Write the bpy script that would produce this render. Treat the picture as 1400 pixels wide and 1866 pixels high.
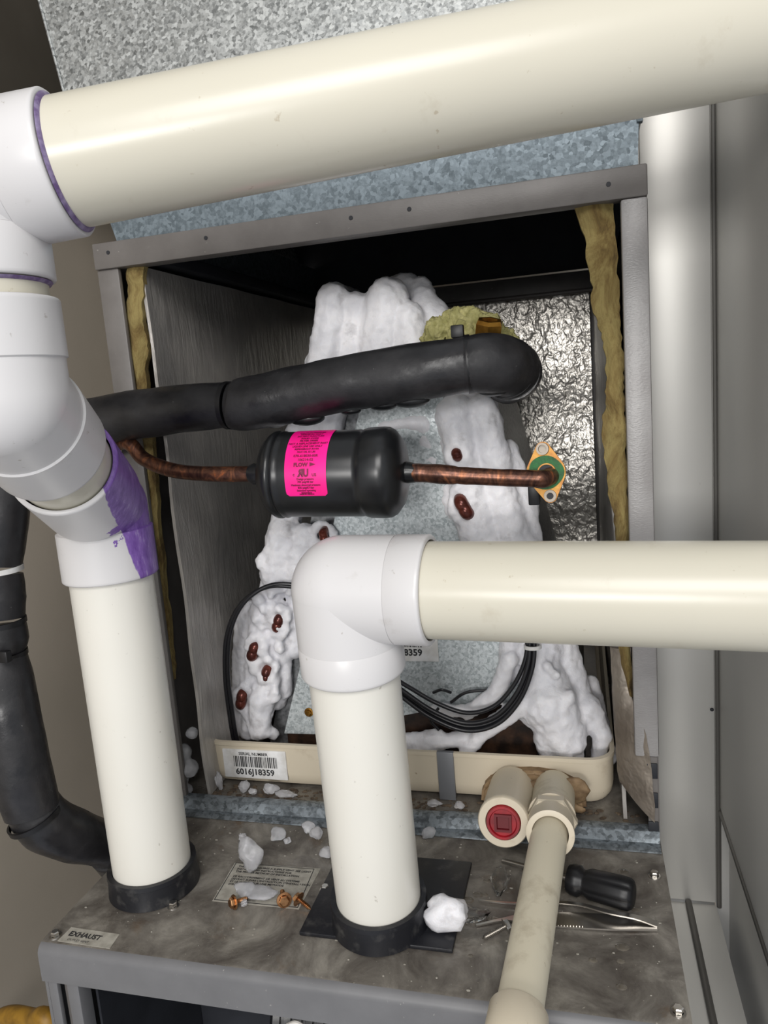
import bpy, bmesh, math, random
from mathutils import Vector, Matrix, noise

SC = bpy.context.scene
for o in list(bpy.data.objects): bpy.data.objects.remove(o)
COL = SC.collection
V = Vector

# ---------------------------------------------------------------- camera
cam_rows = [[0.965574, 0.034623, 0.257814], [0.248182, 0.174283, -0.952907], [-0.077925, 0.984087, 0.15969]]
cam_pos = (0.39365, -0.58366, 0.37616)
cd = bpy.data.cameras.new('camera'); cam = bpy.data.objects.new('camera', cd); COL.objects.link(cam)
cd.sensor_fit = 'VERTICAL'; cd.sensor_height = 36.0; cd.lens = 1362.958 * 36.0 / 1866.0
cd.clip_start = .01; cd.clip_end = 60
mm = Matrix(cam_rows).to_4x4(); mm.translation = V(cam_pos); cam.matrix_world = mm
SC.camera = cam

# ---------------------------------------------------------------- world, lights, exposure
w = bpy.data.worlds.new('world'); SC.world = w; w.use_nodes = True
w.node_tree.nodes['Background'].inputs[0].default_value = (.93, .965, 1.0, 1)
w.node_tree.nodes['Background'].inputs[1].default_value = .56
def area(name, loc, target, sx, sy, energy, color):
    l = bpy.data.lights.new(name, 'AREA'); l.shape = 'RECTANGLE'; l.size = sx; l.size_y = sy; l.energy = energy; l.color = color
    o = bpy.data.objects.new(name, l); COL.objects.link(o); o.location = loc
    o.rotation_euler = (V(target) - V(loc)).to_track_quat('-Z', 'Y').to_euler()
    return o
area('doorway_light', (.16, -3.2, .66), (.25, 0, .3), .95, .46, 36, (1, .98, .955))
area('fill_light', (.62, -1.7, 1.35), (.1, .1, .3), .9, .7, 20, (1, .975, .95))  # unseen fill light, added and placed to brighten the left wall
SC.view_settings.view_transform = 'Standard'; SC.view_settings.look = 'None'
SC.view_settings.exposure = 0.0; SC.view_settings.gamma = 1; SC.view_settings.use_curve_mapping = False

# ---------------------------------------------------------------- materials
def srgb(r, g, b):
    f = lambda c: ((c / 255 + .055) / 1.055) ** 2.4 if c > 10 else c / 255 / 12.92
    return (f(r), f(g), f(b), 1)
class NT:
    def __init__(s, name):
        s.m = bpy.data.materials.new(name); s.m.use_nodes = True; s.t = s.m.node_tree
        s.b = s.t.nodes['Principled BSDF']; s.tc = s.t.nodes.new('ShaderNodeTexCoord')
    def n(s, ty, **kw):
        nd = s.t.nodes.new('ShaderNode' + ty)
        for k, v in kw.items():
            if k in nd.inputs: nd.inputs[k].default_value = v
            else: setattr(nd, k, v)
        return nd
    def l(s, a, b): s.t.links.new(a, b)
    def coords(s, scale=(1, 1, 1)):
        mp = s.n('Mapping'); mp.inputs['Scale'].default_value = scale; s.l(s.tc.outputs['Object'], mp.inputs[0]); return mp.outputs[0]
    def noise(s, scale, detail=4, rough=.55, stretch=(1, 1, 1), dist=0):
        nd = s.n('TexNoise'); nd.inputs['Scale'].default_value = scale; nd.inputs['Detail'].default_value = detail
        nd.inputs['Roughness'].default_value = rough; nd.inputs['Distortion'].default_value = dist
        s.l(s.coords(stretch), nd.inputs['Vector']); return nd.outputs[0]
    def ramp(s, fac, stops):
        r = s.n('ValToRGB'); e = r.color_ramp.elements
        while len(e) < len(stops): e.new(.5)
        for i, (p, c) in enumerate(stops):
            e[i].position = p; e[i].color = c if len(c) == 4 else (*c, 1)
        s.l(fac, r.inputs[0]); return r.outputs[0]
    def mix(s, fac, a, b):
        m = s.n('MixRGB')
        for i, v in enumerate((fac, a, b)):
            if hasattr(v, 'is_linked') or hasattr(v, 'links'): s.l(v, m.inputs[i])
            else: m.inputs[i].default_value = v
        return m.outputs[0]
    def bump(s, h, strength=.3, dist=.001):
        b = s.n('Bump'); b.inputs['Strength'].default_value = strength; b.inputs['Distance'].default_value = dist
        s.l(h, b.inputs['Height']); s.l(b.outputs[0], s.b.inputs['Normal'])
    def set(s, **kw):
        for k, v in kw.items():
            if hasattr(v, 'links'): s.l(v, s.b.inputs[k])
            else: s.b.inputs[k].default_value = v
        return s
def g(v): return (v, v, v, 1)
def plain(name, col, rough=.5, metal=0, col2=None, scale=60, bump=0, bscale=None, lo=.4, hi=.65, stretch=(1, 1, 1), **kw):
    t = NT(name)
    c = col
    if col2 is not None:
        c = t.ramp(t.noise(scale, stretch=stretch), [(lo, col), (hi, col2)])
    t.set(**{'Base Color': c, 'Roughness': rough, 'Metallic': metal}); t.set(**kw)
    if bump: t.bump(t.noise(bscale or scale * 3), bump, .0006)
    return t.m

def pvc(name, base, dirt, amount=.66, rough=.28, stretch=(1, 1, 1)):
    t = NT(name)
    d1 = t.ramp(t.noise(35, 6, .65, stretch), [(amount, g(0)), (amount + .14, g(.4))])
    d2 = t.ramp(t.noise(170, 3, .6, stretch), [(.70, g(0)), (.76, g(.8))])
    c = t.mix(d1, base, dirt); c = t.mix(d2, c, dirt)
    tone = t.noise(9, 2)
    c = t.mix(t.ramp(tone, [(.3, g(0)), (.75, g(.25))]), c, tuple(x * .86 for x in base[:3]) + (1,))
    t.set(**{'Base Color': c, 'Roughness': rough, 'Specular IOR Level': .5})
    t.bump(t.noise(60, 3), .06, .001)
    return t.m
M_cream = pvc('cream_pvc', srgb(207, 202, 186), srgb(176, 164, 142), .60)
M_white = pvc('white_pvc', srgb(212, 210, 210), srgb(165, 158, 150), .61, .33)
M_wpipe = pvc('offwhite_pvc', srgb(225, 222, 213), srgb(168, 160, 148), .66, .3)
M_drain = pvc('dirty_drain_pvc', srgb(203, 195, 174), srgb(132, 116, 90), .52, .45)
M_pan = pvc('cream_plastic', srgb(206, 195, 174), srgb(146, 124, 96), .60, .42)

def purple_white():
    t = NT('white_pvc_with_purple_primer')
    A = V((0.0800, -0.1508, 0.3348)); Cc = V((0.0872, -0.1296, 0.2611)); B = V((0.0808, -0.1349, 0.3030)); eye = V(cam_pos)
    n = (Cc - A).cross(B - eye).normalized()
    if n.x < 0: n = -n
    dot = t.n('VectorMath', operation='DOT_PRODUCT'); dot.inputs[1].default_value = n
    t.l(t.tc.outputs['Object'], dot.inputs[0])
    ns = t.noise(70, 3, .5); mm_ = t.n('Math', operation='MULTIPLY_ADD'); t.l(ns, mm_.inputs[0]); mm_.inputs[1].default_value = .006
    t.l(dot.outputs['Value'], mm_.inputs[2])
    off = n.dot(A) + .003
    sb = t.n('Math', operation='SUBTRACT'); t.l(mm_.outputs[0], sb.inputs[0]); sb.inputs[1].default_value = off
    sc = t.n('Math', operation='MULTIPLY'); t.l(sb.outputs[0], sc.inputs[0]); sc.inputs[1].default_value = 1500; sc.use_clamp = True
    # a blotch of primer lower on the collar
    P = V((0.0828, -0.1369, 0.2878)); sub = t.n('VectorMath', operation='SUBTRACT'); sub.inputs[1].default_value = P
    t.l(t.tc.outputs['Object'], sub.inputs[0]); mul = t.n('VectorMath', operation='MULTIPLY'); mul.inputs[1].default_value = (1, 1, .5)
    t.l(sub.outputs[0], mul.inputs[0]); ln = t.n('VectorMath', operation='LENGTH'); t.l(mul.outputs[0], ln.inputs[0])
    a2 = t.n('Math', operation='MULTIPLY_ADD'); t.l(t.noise(240, 4, .6), a2.inputs[0]); a2.inputs[1].default_value = .016; t.l(ln.outputs['Value'], a2.inputs[2])
    lt = t.n('Math', operation='LESS_THAN'); t.l(a2.outputs[0], lt.inputs[0]); lt.inputs[1].default_value = .0165
    mx = t.n('Math', operation='MAXIMUM'); t.l(sc.outputs[0], mx.inputs[0]); t.l(lt.outputs[0], mx.inputs[1])
    pur = t.ramp(t.noise(140, 5, .7, (1.5, 1.5, .5)), [(.35, srgb(106, 70, 150)), (.6, srgb(138, 104, 182)), (.75, srgb(190, 180, 205))])
    base = t.mix(t.ramp(t.noise(40, 6, .65), [(.64, g(0)), (.76, g(.6))]), srgb(212, 210, 210), srgb(150, 142, 138))
    t.set(**{'Base Color': t.mix(mx.outputs[0], base, pur), 'Roughness': .35})
    return t.m
M_purplewhite = purple_white()
M_primer = plain('purple_primer', srgb(98, 76, 122), .4, col2=srgb(150, 138, 170), scale=180, lo=.4, hi=.7)

def galv(name, dark, light, scale, metal=.75, rough=(.3, .6), contrast=(.25, .8), stretch=(1, 1, 1)):
    t = NT(name)
    vo = t.n('TexVoronoi'); vo.inputs['Scale'].default_value = scale
    nz = t.n('TexNoise'); nz.inputs['Scale'].default_value = scale * .8; nz.inputs['Detail'].default_value = 3
    co = t.coords(stretch); t.l(co, nz.inputs['Vector'])
    ad = t.n('VectorMath', operation='MULTIPLY_ADD'); t.l(nz.outputs['Color'], ad.inputs[0]); ad.inputs[1].default_value = (1.2 / scale,) * 3; t.l(co, ad.inputs[2])
    t.l(ad.outputs[0], vo.inputs['Vector'])
    sp = t.n('SeparateColor'); t.l(vo.outputs['Color'], sp.inputs[0])
    f = t.n('Math', operation='MULTIPLY_ADD'); t.l(sp.outputs[0], f.inputs[0]); f.inputs[1].default_value = .6
    t.l(t.noise(scale * 1.3, 4), f.inputs[2])
    c = t.ramp(f.outputs[0], [(contrast[0] + .25, dark), (contrast[1] + .25, light)])
    r = t.ramp(sp.outputs[1], [(0, g(rough[0])), (1, g(rough[1]))])
    t.set(**{'Base Color': c, 'Roughness': r, 'Metallic': metal}); t.bump(f.outputs[0], .12, .0006)
    return t.m
M_galv = galv('spangled_galvanised_sheet', srgb(134, 136, 135), srgb(208, 210, 208), 360, contrast=(.2, .95))
M_galvblue = galv('bluish_galvanised_sheet', srgb(88, 98, 104), srgb(118, 129, 136), 320, metal=.5, rough=(.45, .6))
M_delta = galv('frosted_galvanised_plate', srgb(160, 168, 170), srgb(205, 211, 213), 420, .4, (.4, .6))
M_flange = galv('grimy_galvanised_flange', srgb(92, 98, 102), srgb(140, 148, 154), 260, .5, (.35, .6))

def sheet():
    t = NT('smooth_sheet_metal')
    c = t.ramp(t.noise(3, 3, .5, (1, 1, .5)), [(.3, srgb(190, 188, 183)), (.7, srgb(214, 213, 209))])
    sm = t.ramp(t.noise(60, 5, .7, (1, 1, .35)), [(.70, g(0)), (.76, g(.7))])
    c = t.mix(sm, c, srgb(96, 92, 84))
    t.set(**{'Base Color': c, 'Metallic': .4, 'Roughness': .4}); t.bump(t.noise(5, 2, .5, (1, 1, .6)), .12, .008)
    return t.m
M_sheet = sheet()
M_sheetdark = plain('sheet_metal_seam', srgb(110, 108, 104), .5, .6)

def painted(name, a, b, bump=.12, rough=.45):
    t = NT(name)
    c = t.ramp(t.noise(22, 5, .6), [(.35, a), (.68, b)])
    sp = t.ramp(t.noise(300, 3), [(.72, g(0)), (.76, g(.6))]); c = t.mix(sp, c, srgb(176, 172, 166))
    t.set(**{'Base Color': c, 'Roughness': rough}); t.bump(t.noise(420, 2, .5, (1, 1, 2.5)), bump, .0005)
    return t.m
M_paint = painted('grey_brown_cabinet_paint', srgb(100, 96, 93), srgb(114, 110, 107))
M_post = painted('satin_post_paint', srgb(140, 137, 136), srgb(156, 154, 153), .5, .33)
M_furn = painted('grey_furnace_paint', srgb(102, 102, 104), srgb(112, 112, 114), .05)
def dirty():
    t = NT('dirty_furnace_top')
    c = t.ramp(t.noise(26, 8, .68, dist=.6), [(.33, srgb(74, 68, 63)), (.5, srgb(108, 103, 96)), (.68, srgb(146, 141, 132))])
    rust = t.ramp(t.noise(17, 6, .7), [(.6, g(0)), (.72, g(.7))])
    c = t.mix(rust, c, srgb(96, 76, 56))
    fl = t.ramp(t.noise(260, 4, .7), [(.66, g(0)), (.72, g(.8))]); c = t.mix(fl, c, srgb(176, 170, 158))
    rg = t.ramp(t.noise(20, 6, .6, dist=.5), [(.4, g(.22)), (.6, g(.6))])
    t.set(**{'Base Color': c, 'Roughness': rg, 'Metallic': .1}); t.bump(t.noise(130, 6, .65), .3, .001)
    return t.m
M_top = dirty()
def foil(name, a, b, metal=.85, rough=.38):
    t = NT(name)
    n1 = t.noise(115, 2, .5, (1, 1, .8), .3)
    c = t.ramp(t.noise(14, 4), [(.3, a), (.7, b)])
    t.set(**{'Base Color': c, 'Metallic': metal, 'Roughness': rough}); t.bump(n1, .6, .004)
    return t.m
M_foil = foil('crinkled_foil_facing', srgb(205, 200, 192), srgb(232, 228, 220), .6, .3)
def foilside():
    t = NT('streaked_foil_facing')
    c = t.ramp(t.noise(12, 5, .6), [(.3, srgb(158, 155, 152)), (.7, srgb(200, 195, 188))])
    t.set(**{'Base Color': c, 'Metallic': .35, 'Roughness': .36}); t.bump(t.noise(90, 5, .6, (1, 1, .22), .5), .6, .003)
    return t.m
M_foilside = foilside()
M_foilbrown = foil('water_stained_foil', srgb(112, 102, 92), srgb(172, 162, 150), .5, .5)
def fibre():
    t = NT('yellow_fibreglass')
    c = t.ramp(t.noise(60, 7, .7, (1, 1, .4), .8), [(.3, srgb(66, 50, 28)), (.45, srgb(118, 98, 56)), (.6, srgb(150, 134, 84)), (.75, srgb(100, 72, 40))])
    t.set(**{'Base Color': c, 'Roughness': .95}); t.bump(t.noise(400, 6, .7, (1, 1, .4)), .8, .002)
    return t.m
M_fibre = fibre()
M_fluff = plain('pale_green_fibreglass', srgb(150, 146, 92), .95, 0, srgb(184, 178, 124), 160, 1, 500)
def foam():
    t = NT('black_foam_rubber')
    c = t.ramp(t.noise(40, 5, .6), [(.35, srgb(26, 26, 29)), (.7, srgb(46, 45, 47))])
    sp = t.ramp(t.noise(330, 3, .6), [(.72, g(0)), (.78, g(.6))]); c = t.mix(sp, c, srgb(120, 118, 116))
    r = t.ramp(t.noise(28, 5, .6), [(.42, g(.3)), (.58, g(.62))])
    t.set(**{'Base Color': c, 'Roughness': r}); t.bump(t.noise(70, 5, .6), .35, .0015)
    return t.m
M_foam = foam()
M_blackgloss = plain('black_gloss_enamel', srgb(22, 23, 25), .3, 0, srgb(32, 33, 35), 40, .08, 60)
M_blackplastic = plain('black_plastic', srgb(16, 16, 19), .42)
M_cable = plain('black_cable_jacket', srgb(26, 26, 30), .32)
M_rubber = plain('dusty_black_rubber', srgb(24, 25, 30), .42, 0, srgb(70, 69, 68), 90, .2, 200, .55, .8)
def copper():
    t = NT('heat_stained_copper')
    c = t.ramp(t.noise(70, 5, .6, (1.6, 1, 1), 1.2), [(.36, srgb(70, 48, 42)), (.52, srgb(108, 74, 60)), (.64, srgb(150, 98, 70)), (.70, srgb(206, 116, 66)), (.76, srgb(110, 80, 66))])
    t.set(**{'Base Color': c, 'Metallic': .75, 'Roughness': .34}); t.bump(t.noise(90, 4), .3, .0012)
    return t.m
M_copper = copper()
M_bend = plain('wet_brown_copper', srgb(112, 56, 44), .25, .5, srgb(76, 40, 36), 60)
M_brass = plain('yellow_zinc_brass', srgb(186, 140, 74), .48, .7, srgb(158, 104, 62), 90, .3)
M_rivet = plain('dull_steel_rivet', srgb(150, 142, 132), .5, .8)
M_reddark = plain('shaded_red_socket', srgb(96, 10, 20), .5)  # darker copy of the plug red, shade of the recess in the colour
M_brassdark = plain('brass_fitting', srgb(196, 146, 66), .28, .9, srgb(130, 88, 36), 70)
M_screwcu = plain('coppery_screw', srgb(196, 150, 108), .3, 1, srgb(150, 104, 70), 200)
M_steel = plain('bright_steel', srgb(196, 192, 186), .28, 1)
M_green = plain('green_gasket', srgb(20, 104, 42), .55, 0, srgb(14, 74, 28), 200, .3)
M_red = plain('red_plug_plastic', srgb(160, 22, 34), .42, 0, srgb(120, 18, 28), 60)
M_pink = plain('hot_pink_label', srgb(255, 20, 150), .38, 0, srgb(250, 8, 130), 30)
M_pinkink = plain('dark_red_ink', srgb(120, 0, 60), .5)
M_ink = plain('black_ink', srgb(42, 42, 44), .6)
M_paper = plain('white_label_paper', srgb(226, 226, 226), .5, 0, srgb(200, 198, 194), 60)
M_oldpaper = plain('dusty_label_paper', srgb(176, 172, 162), .6, 0, srgb(140, 136, 126), 120, lo=.35, hi=.7)
def ice():
    t = NT('frost_ice')
    c = t.ramp(t.noise(24, 6, .6), [(.3, srgb(214, 214, 220)), (.62, srgb(240, 239, 242))])
    st = t.ramp(t.noise(48, 4, .6), [(.58, g(0)), (.74, g(.6))]); c = t.mix(st, c, srgb(150, 146, 148))
    t.set(**{'Base Color': c, 'Roughness': .42, 'Subsurface Weight': .25, 'Subsurface Radius': (.006, .007, .008), 'Subsurface Scale': 1.0})
    t.bump(t.noise(110, 7, .7), .45, .0022)
    return t.m
M_ice = ice()
def iceclear():
    t = NT('melting_ice_chip')
    c = t.ramp(t.noise(90, 4), [(.3, srgb(222, 222, 226)), (.7, srgb(246, 246, 248))])
    t.set(**{'Base Color': c, 'Roughness': .25, 'Transmission Weight': .7, 'IOR': 1.31}); t.bump(t.noise(200, 4), .4, .001)
    return t.m
M_chip = iceclear()
M_glass = NT('water_clear').set(**{'Base Color': g(.95), 'Roughness': .05, 'Transmission Weight': 1.0, 'IOR': 1.33}).m
M_wall = plain('beige_wall_paint', srgb(205, 194, 178), .7, 0, srgb(196, 186, 170), 4, .15, 300)
M_taupe = plain('dark_taupe', srgb(98, 92, 82), .55, 0, srgb(110, 104, 94), 6)
M_floor = plain('concrete_floor', srgb(188, 193, 203), .7, 0, srgb(168, 172, 182), 9, .2, 80)
M_ceil = plain('ceiling_paint', srgb(190, 184, 172), .8)
M_black = plain('black_parts_and_shade', srgb(36, 38, 44), .6, 0, srgb(24, 26, 32), 20)  # near-black for dark parts, also painted shade inside the plenum
M_rust = plain('wet_rusty_pan_sludge', srgb(30, 22, 19), .35, 0, srgb(66, 46, 34), 60, .5, 120)
M_fins = plain('aluminium_fins', srgb(150, 152, 154), .45, .7, srgb(110, 112, 114), 200)
M_tape = plain('grey_foil_tape', srgb(126, 128, 132), .45, .4)
M_gas = plain('yellow_gas_tube', srgb(150, 112, 34), .5, 0, srgb(118, 86, 22), 80)
M_wirew = plain('white_wire', srgb(220, 216, 210), .45); M_wirer = plain('red_wire', srgb(150, 26, 26), .45)
M_sed = plain('brown_sediment', srgb(140, 116, 86), .7, 0, srgb(88, 66, 44), 70, .4, 300)
M_wet = plain('wet_grimy_patch', srgb(92, 86, 78), .06, 0, srgb(112, 106, 96), 90)
M_wood = plain('dusty_brown_sludge', srgb(100, 86, 70), .8, 0, srgb(60, 48, 40), 120, .5, 200)

# ---------------------------------------------------------------- helpers
def obj(name, bm, mat, parent=None, smooth=True, angle=40):
    me = bpy.data.meshes.new(name); bmesh.ops.recalc_face_normals(bm, faces=bm.faces[:]); bm.to_mesh(me); bm.free()
    me.materials.append(mat)
    if smooth:
        me.polygons.foreach_set('use_smooth', [True] * len(me.polygons))
        try: me.set_sharp_from_angle(angle=math.radians(angle))
        except Exception: pass
    o = bpy.data.objects.new(name, me); COL.objects.link(o)
    if parent is not None:
        o.parent = parent
        r = V((0, 0, 0)) if parent.parent is not None else parent.location   # parts keep world coordinates in their mesh
        o.matrix_parent_inverse = Matrix.Translation(-r)
    return o
def tag(o, label, cat, group=None, kind=None):
    if label: o['label'] = label
    if cat: o['category'] = cat
    if group: o['group'] = group
    if kind: o['kind'] = kind
    return o
def thing(name, label, cat, loc, group=None):
    o = bpy.data.objects.new(name, None); COL.objects.link(o); o.location = loc; o.empty_display_size = .02
    return tag(o, label, cat, group)
def struct(name, bm, mat, **k):
    o = obj(name, bm, mat, **k); o['kind'] = 'structure'; return o
def add_box(bm, a, b, bev=0, seg=2):
    x0, y0, z0 = (min(a[i], b[i]) for i in range(3)); x1, y1, z1 = (max(a[i], b[i]) for i in range(3))
    vs = [bm.verts.new(p) for p in ((x0,y0,z0),(x1,y0,z0),(x1,y1,z0),(x0,y1,z0),(x0,y0,z1),(x1,y0,z1),(x1,y1,z1),(x0,y1,z1))]
    fs = [bm.faces.new([vs[i] for i in q]) for q in ((0,3,2,1),(4,5,6,7),(0,1,5,4),(1,2,6,5),(2,3,7,6),(3,0,4,7))]
    if bev:
        ed = list({e for f in fs for e in f.edges})
        bmesh.ops.bevel(bm, geom=ed, offset=bev, segments=seg, affect='EDGES', profile=.5)
def box(a, b, bev=0, seg=2):
    bm = bmesh.new(); add_box(bm, a, b, bev, seg); return bm
def add_prism(bm, poly, off):
    """poly: list of 3D points (one face), off: extrusion vector"""
    a = [bm.verts.new(p) for p in poly]; b = [bm.verts.new(V(p) + V(off)) for p in poly]
    bm.faces.new(a); bm.faces.new(list(reversed(b)))
    for i in range(len(poly)):
        j = (i + 1) % len(poly); bm.faces.new([a[i], b[i], b[j], a[j]])
def prism(poly, off):
    bm = bmesh.new(); add_prism(bm, poly, off); return bm
def frame(d):
    d = V(d).normalized(); u = d.cross(V((0, 0, 1)))
    if u.length < .05: u = d.cross(V((0, 1, 0)))
    u.normalize(); return u, d.cross(u).normalized()
def add_lathe(bm, A, d, prof, seg=48, wob=0, squash=1):
    A = V(A); d = V(d).normalized(); u, v = frame(d); rings = []
    for t, r in prof:
        c = A + d * t
        if r <= 1e-6: rings.append([bm.verts.new(c)])
        else:
            rg = []
            for i in range(seg):
                an = 2 * math.pi * i / seg; q = u * math.cos(an) + v * math.sin(an) * squash
                rr = r * (1 + (wob * noise.noise((c + q * r) * 55) if wob else 0)); rg.append(bm.verts.new(c + q * rr))
            rings.append(rg)
    for a, b in zip(rings, rings[1:]):
        n = max(len(a), len(b))
        for i in range(n):
            j = (i + 1) % n
            q = [a[i] if len(a) > 1 else a[0], b[i] if len(b) > 1 else b[0]]
            if len(b) > 1: q.append(b[j])
            if len(a) > 1: q.append(a[j])
            bm.faces.new(q)
def lathe(A, d, prof, seg=48, wob=0, squash=1):
    bm = bmesh.new(); add_lathe(bm, A, d, prof, seg, wob, squash); return bm
def spline(pts, n=8):
    P = [V(p) for p in pts]; P = [P[0] * 2 - P[1]] + P + [P[-1] * 2 - P[-2]]; out = []
    for i in range(1, len(P) - 2):
        for k in range(n):
            t = k / n; p0, p1, p2, p3 = P[i-1:i+3]
            out.append(.5 * ((2*p1) + (p2-p0)*t + (2*p0-5*p1+4*p2-p3)*t*t + (3*p1-p0-3*p2+p3)*t**3))
    out.append(P[-2]); return out
def add_tube(bm, pts, r, seg=12, wob=0, wf=60, closed=False):
    """r: number or list (per point)"""
    n = len(pts); pts = [V(p) for p in pts]; rs = [r] * n if not hasattr(r, '__len__') else list(r)
    t0 = (pts[1] - pts[0]).normalized(); u, v = frame(t0); rings = []
    for i, p in enumerate(pts):
        t = (pts[min(i+1, n-1)] - pts[max(i-1, 0)]).normalized()
        u = (u - t * u.dot(t)).normalized(); v = t.cross(u); rg = []
        for k in range(seg):
            an = 2 * math.pi * k / seg; q = u * math.cos(an) + v * math.sin(an)
            rr = rs[i] * (1 + (wob * noise.noise((p + q * rs[i]) * wf) if wob else 0))
            rg.append(bm.verts.new(p + q * rr))
        rings.append(rg)
    for a, b in zip(rings, rings[1:]):
        for k in range(seg): bm.faces.new([a[k], b[k], b[(k+1) % seg], a[(k+1) % seg]])
    bm.faces.new(rings[0]); bm.faces.new(list(reversed(rings[-1])))
def tube(pts, r, seg=12, wob=0, wf=60):
    bm = bmesh.new(); add_tube(bm, pts, r, seg, wob, wf); return bm
def rr(pts, a, b):
    n = len(pts); return [a + (b - a) * i / (n - 1) for i in range(n)]
def add_sphere(bm, c, r, sub=3, scale=(1, 1, 1)):
    m = Matrix.Translation(V(c)) @ Matrix.Diagonal((*scale, 1)); bmesh.ops.create_icosphere(bm, subdivisions=sub, radius=r, matrix=m)
def textbm(s, size, fn, align='LEFT', bold=0, spacing=1):
    cu = bpy.data.curves.new('txt', 'FONT'); cu.body = s; cu.size = size; cu.align_x = align; cu.offset = bold; cu.space_character = spacing
    cu.resolution_u = 2
    to = bpy.data.objects.new('txt', cu); COL.objects.link(to)
    dg = bpy.context.evaluated_depsgraph_get(); me = bpy.data.meshes.new_from_object(to.evaluated_get(dg))
    bm = bmesh.new(); bm.from_mesh(me)
    bpy.data.objects.remove(to); bpy.data.curves.remove(cu); bpy.data.meshes.remove(me)
    if fn:
        if any(len(e) for e in (bm.edges,)):
            bmesh.ops.triangulate(bm, faces=bm.faces[:])
        for v in bm.verts: v.co = fn(v.co.x, v.co.y)
    return bm
def merge(dst, src):
    me = bpy.data.meshes.new('tmp'); src.to_mesh(me); src.free(); dst.from_mesh(me); bpy.data.meshes.remove(me)
def quadmap(o, ux, uy, lift):
    o = V(o); ux = V(ux); uy = V(uy); return lambda x, y: o + ux * x + uy * y + lift
def remeshed(bm, name, mat, parent, voxel, disp=0, dscale=.02, smooth_it=4, dec=0):
    o = obj(name, bm, mat, parent)
    m = o.modifiers.new('remesh', 'REMESH'); m.mode = 'VOXEL'; m.voxel_size = voxel; m.use_smooth_shade = True
    if smooth_it:
        s = o.modifiers.new('smooth', 'SMOOTH'); s.iterations = smooth_it; s.factor = .5
    if disp:
        for k, (st, sc) in enumerate(((disp, dscale), (disp * .45, dscale * .4))):
            tx = bpy.data.textures.new(name + str(k), 'CLOUDS'); tx.noise_scale = sc; tx.noise_depth = 3
            d = o.modifiers.new('displace', 'DISPLACE'); d.texture = tx; d.strength = st; d.mid_level = .5; d.texture_coords = 'LOCAL'
    return o
def ring_prof(r, h=.002, w=.004): return [(-w/2, r-.001), (-w/2, r+h), (w/2, r+h), (w/2, r-.001)]

# ================================================================ the setting
struct('wall_left', box((-.30, -.75, -.85), (-.25, .75, 2.1)), M_wall, smooth=False)
struct('wall_back', box((-.30, .70, -.85), (2.6, .75, 2.1)), M_wall, smooth=False)
struct('floor', box((-.30, -3.05, -.90), (2.6, .75, -.85)), M_floor, smooth=False)
struct('trim_1', box((-.25, -.6, .68), (-.19, .70, 1.5), .003), M_taupe)  # soffit slab on the upper left wall, darker taupe than the wall
# right-hand metal lined wall: upper sheet, seam strip, recessed lower sheet
wr = struct('wall_right', box((.508, -.12, -.036), (.530, .125, 1.5), .002), M_sheet)
o = obj('lower_sheet', box((.517, -.12, -.60), (.530, .125, -.041), .001), M_sheet, wr)
o = obj('corner_sheet', box((.5052, .1255, -.60), (.530, .1285, 1.5)), M_sheet, wr)
o = obj('bottom_seam', tube([(.5085, -.12, -.0385), (.5085, .122, -.0385)], .0022, 8), M_sheetdark, wr)
o = obj('corner_seam', tube([(.507, .1185, -.14), (.507, .1185, 1.3)], .0022, 8), M_sheetdark, wr)

# return duct beside the cabinet
rd = thing('return_duct', 'smooth galvanised return duct filling the gap right of the open cabinet', 'duct', (.476, .12, -.85))
obj('front_sheet', box((.449, .120, -.137), (.5045, .124, 1.5), .001), M_sheet, rd)
obj('lower_sheet', box((.449, .126, -.846), (.5045, .130, -.139), .001), M_sheet, rd)
obj('ledge', box((.450, -.19, -.142), (.5045, .1195, -.139)), M_sheet, rd)
obj('ledge_rib', box((.476, -.19, -.1387), (.482, .1195, -.134), .002), M_sheetdark, rd)
obj('side_sheet', box((.4465, .124, -.80), (.449, .60, 1.5)), M_sheet, rd)
obj('rivet', lathe((.5020, .1195, .062), (0, -1, 0), [(0, .0018), (.0008, .0016), (.001, 0)], 12), M_black, rd)
obj('duct_foot', box((.449, -.19, -.85), (.5045, .60, -.62)), M_black, rd)

# ================================================================ furnace
W_ = .4445; D_ = .185
fu = thing('furnace_cabinet', 'grey furnace cabinet with dirty wet top under the white pipes', 'furnace', (.222, 0, -.85))
def fpoly():
    bm = bmesh.new()
    # top deck with rolled front edge and a lip
    prof = [(.555, 0), (-.1775, 0)]
    for k in range(1, 6):
        a = math.radians(90 * k / 5); prof.append((-.1775 - .0075 * math.sin(a), -.0075 * (1 - math.cos(a))))
    prof += [(-.185, -.0285), (-.183, -.0285), (-.183, -.0085), (-.1775, -.003), (.555, -.003)]
    add_prism(bm, [(0, y, z) for y, z in prof], (W_, 0, 0)); return bm
def split_top():
    bm = fpoly(); me = None; return bm
top = obj('top_panel', fpoly(), M_top, fu, angle=30)
top.data.materials.append(M_furn)
for p in top.data.polygons:
    if p.normal.y < -.35 and p.center.y < -.17: p.material_index = 1
obj('left_panel', box((0, -.1825, -.80), (.0025, .555, -.004)), M_furn, fu, smooth=False)
obj('right_panel', box((W_ - .0025, -.1825, -.80), (W_, .555, -.004)), M_furn, fu, smooth=False)
obj('back_panel', box((.003, .552, -.80), (W_ - .003, .555, -.004)), M_furn, fu, smooth=False)
obj('base', box((0, -.18, -.85), (W_, .555, -.80)), M_furn, fu, smooth=False)
obj('door_post', box((.0026, -.183, -.80), (.0105, -.179, -.029), .001), M_furn, fu)
obj('door_post', box((.0185, -.183, -.80), (.0285, -.170, -.029), .001), M_furn, fu)
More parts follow.
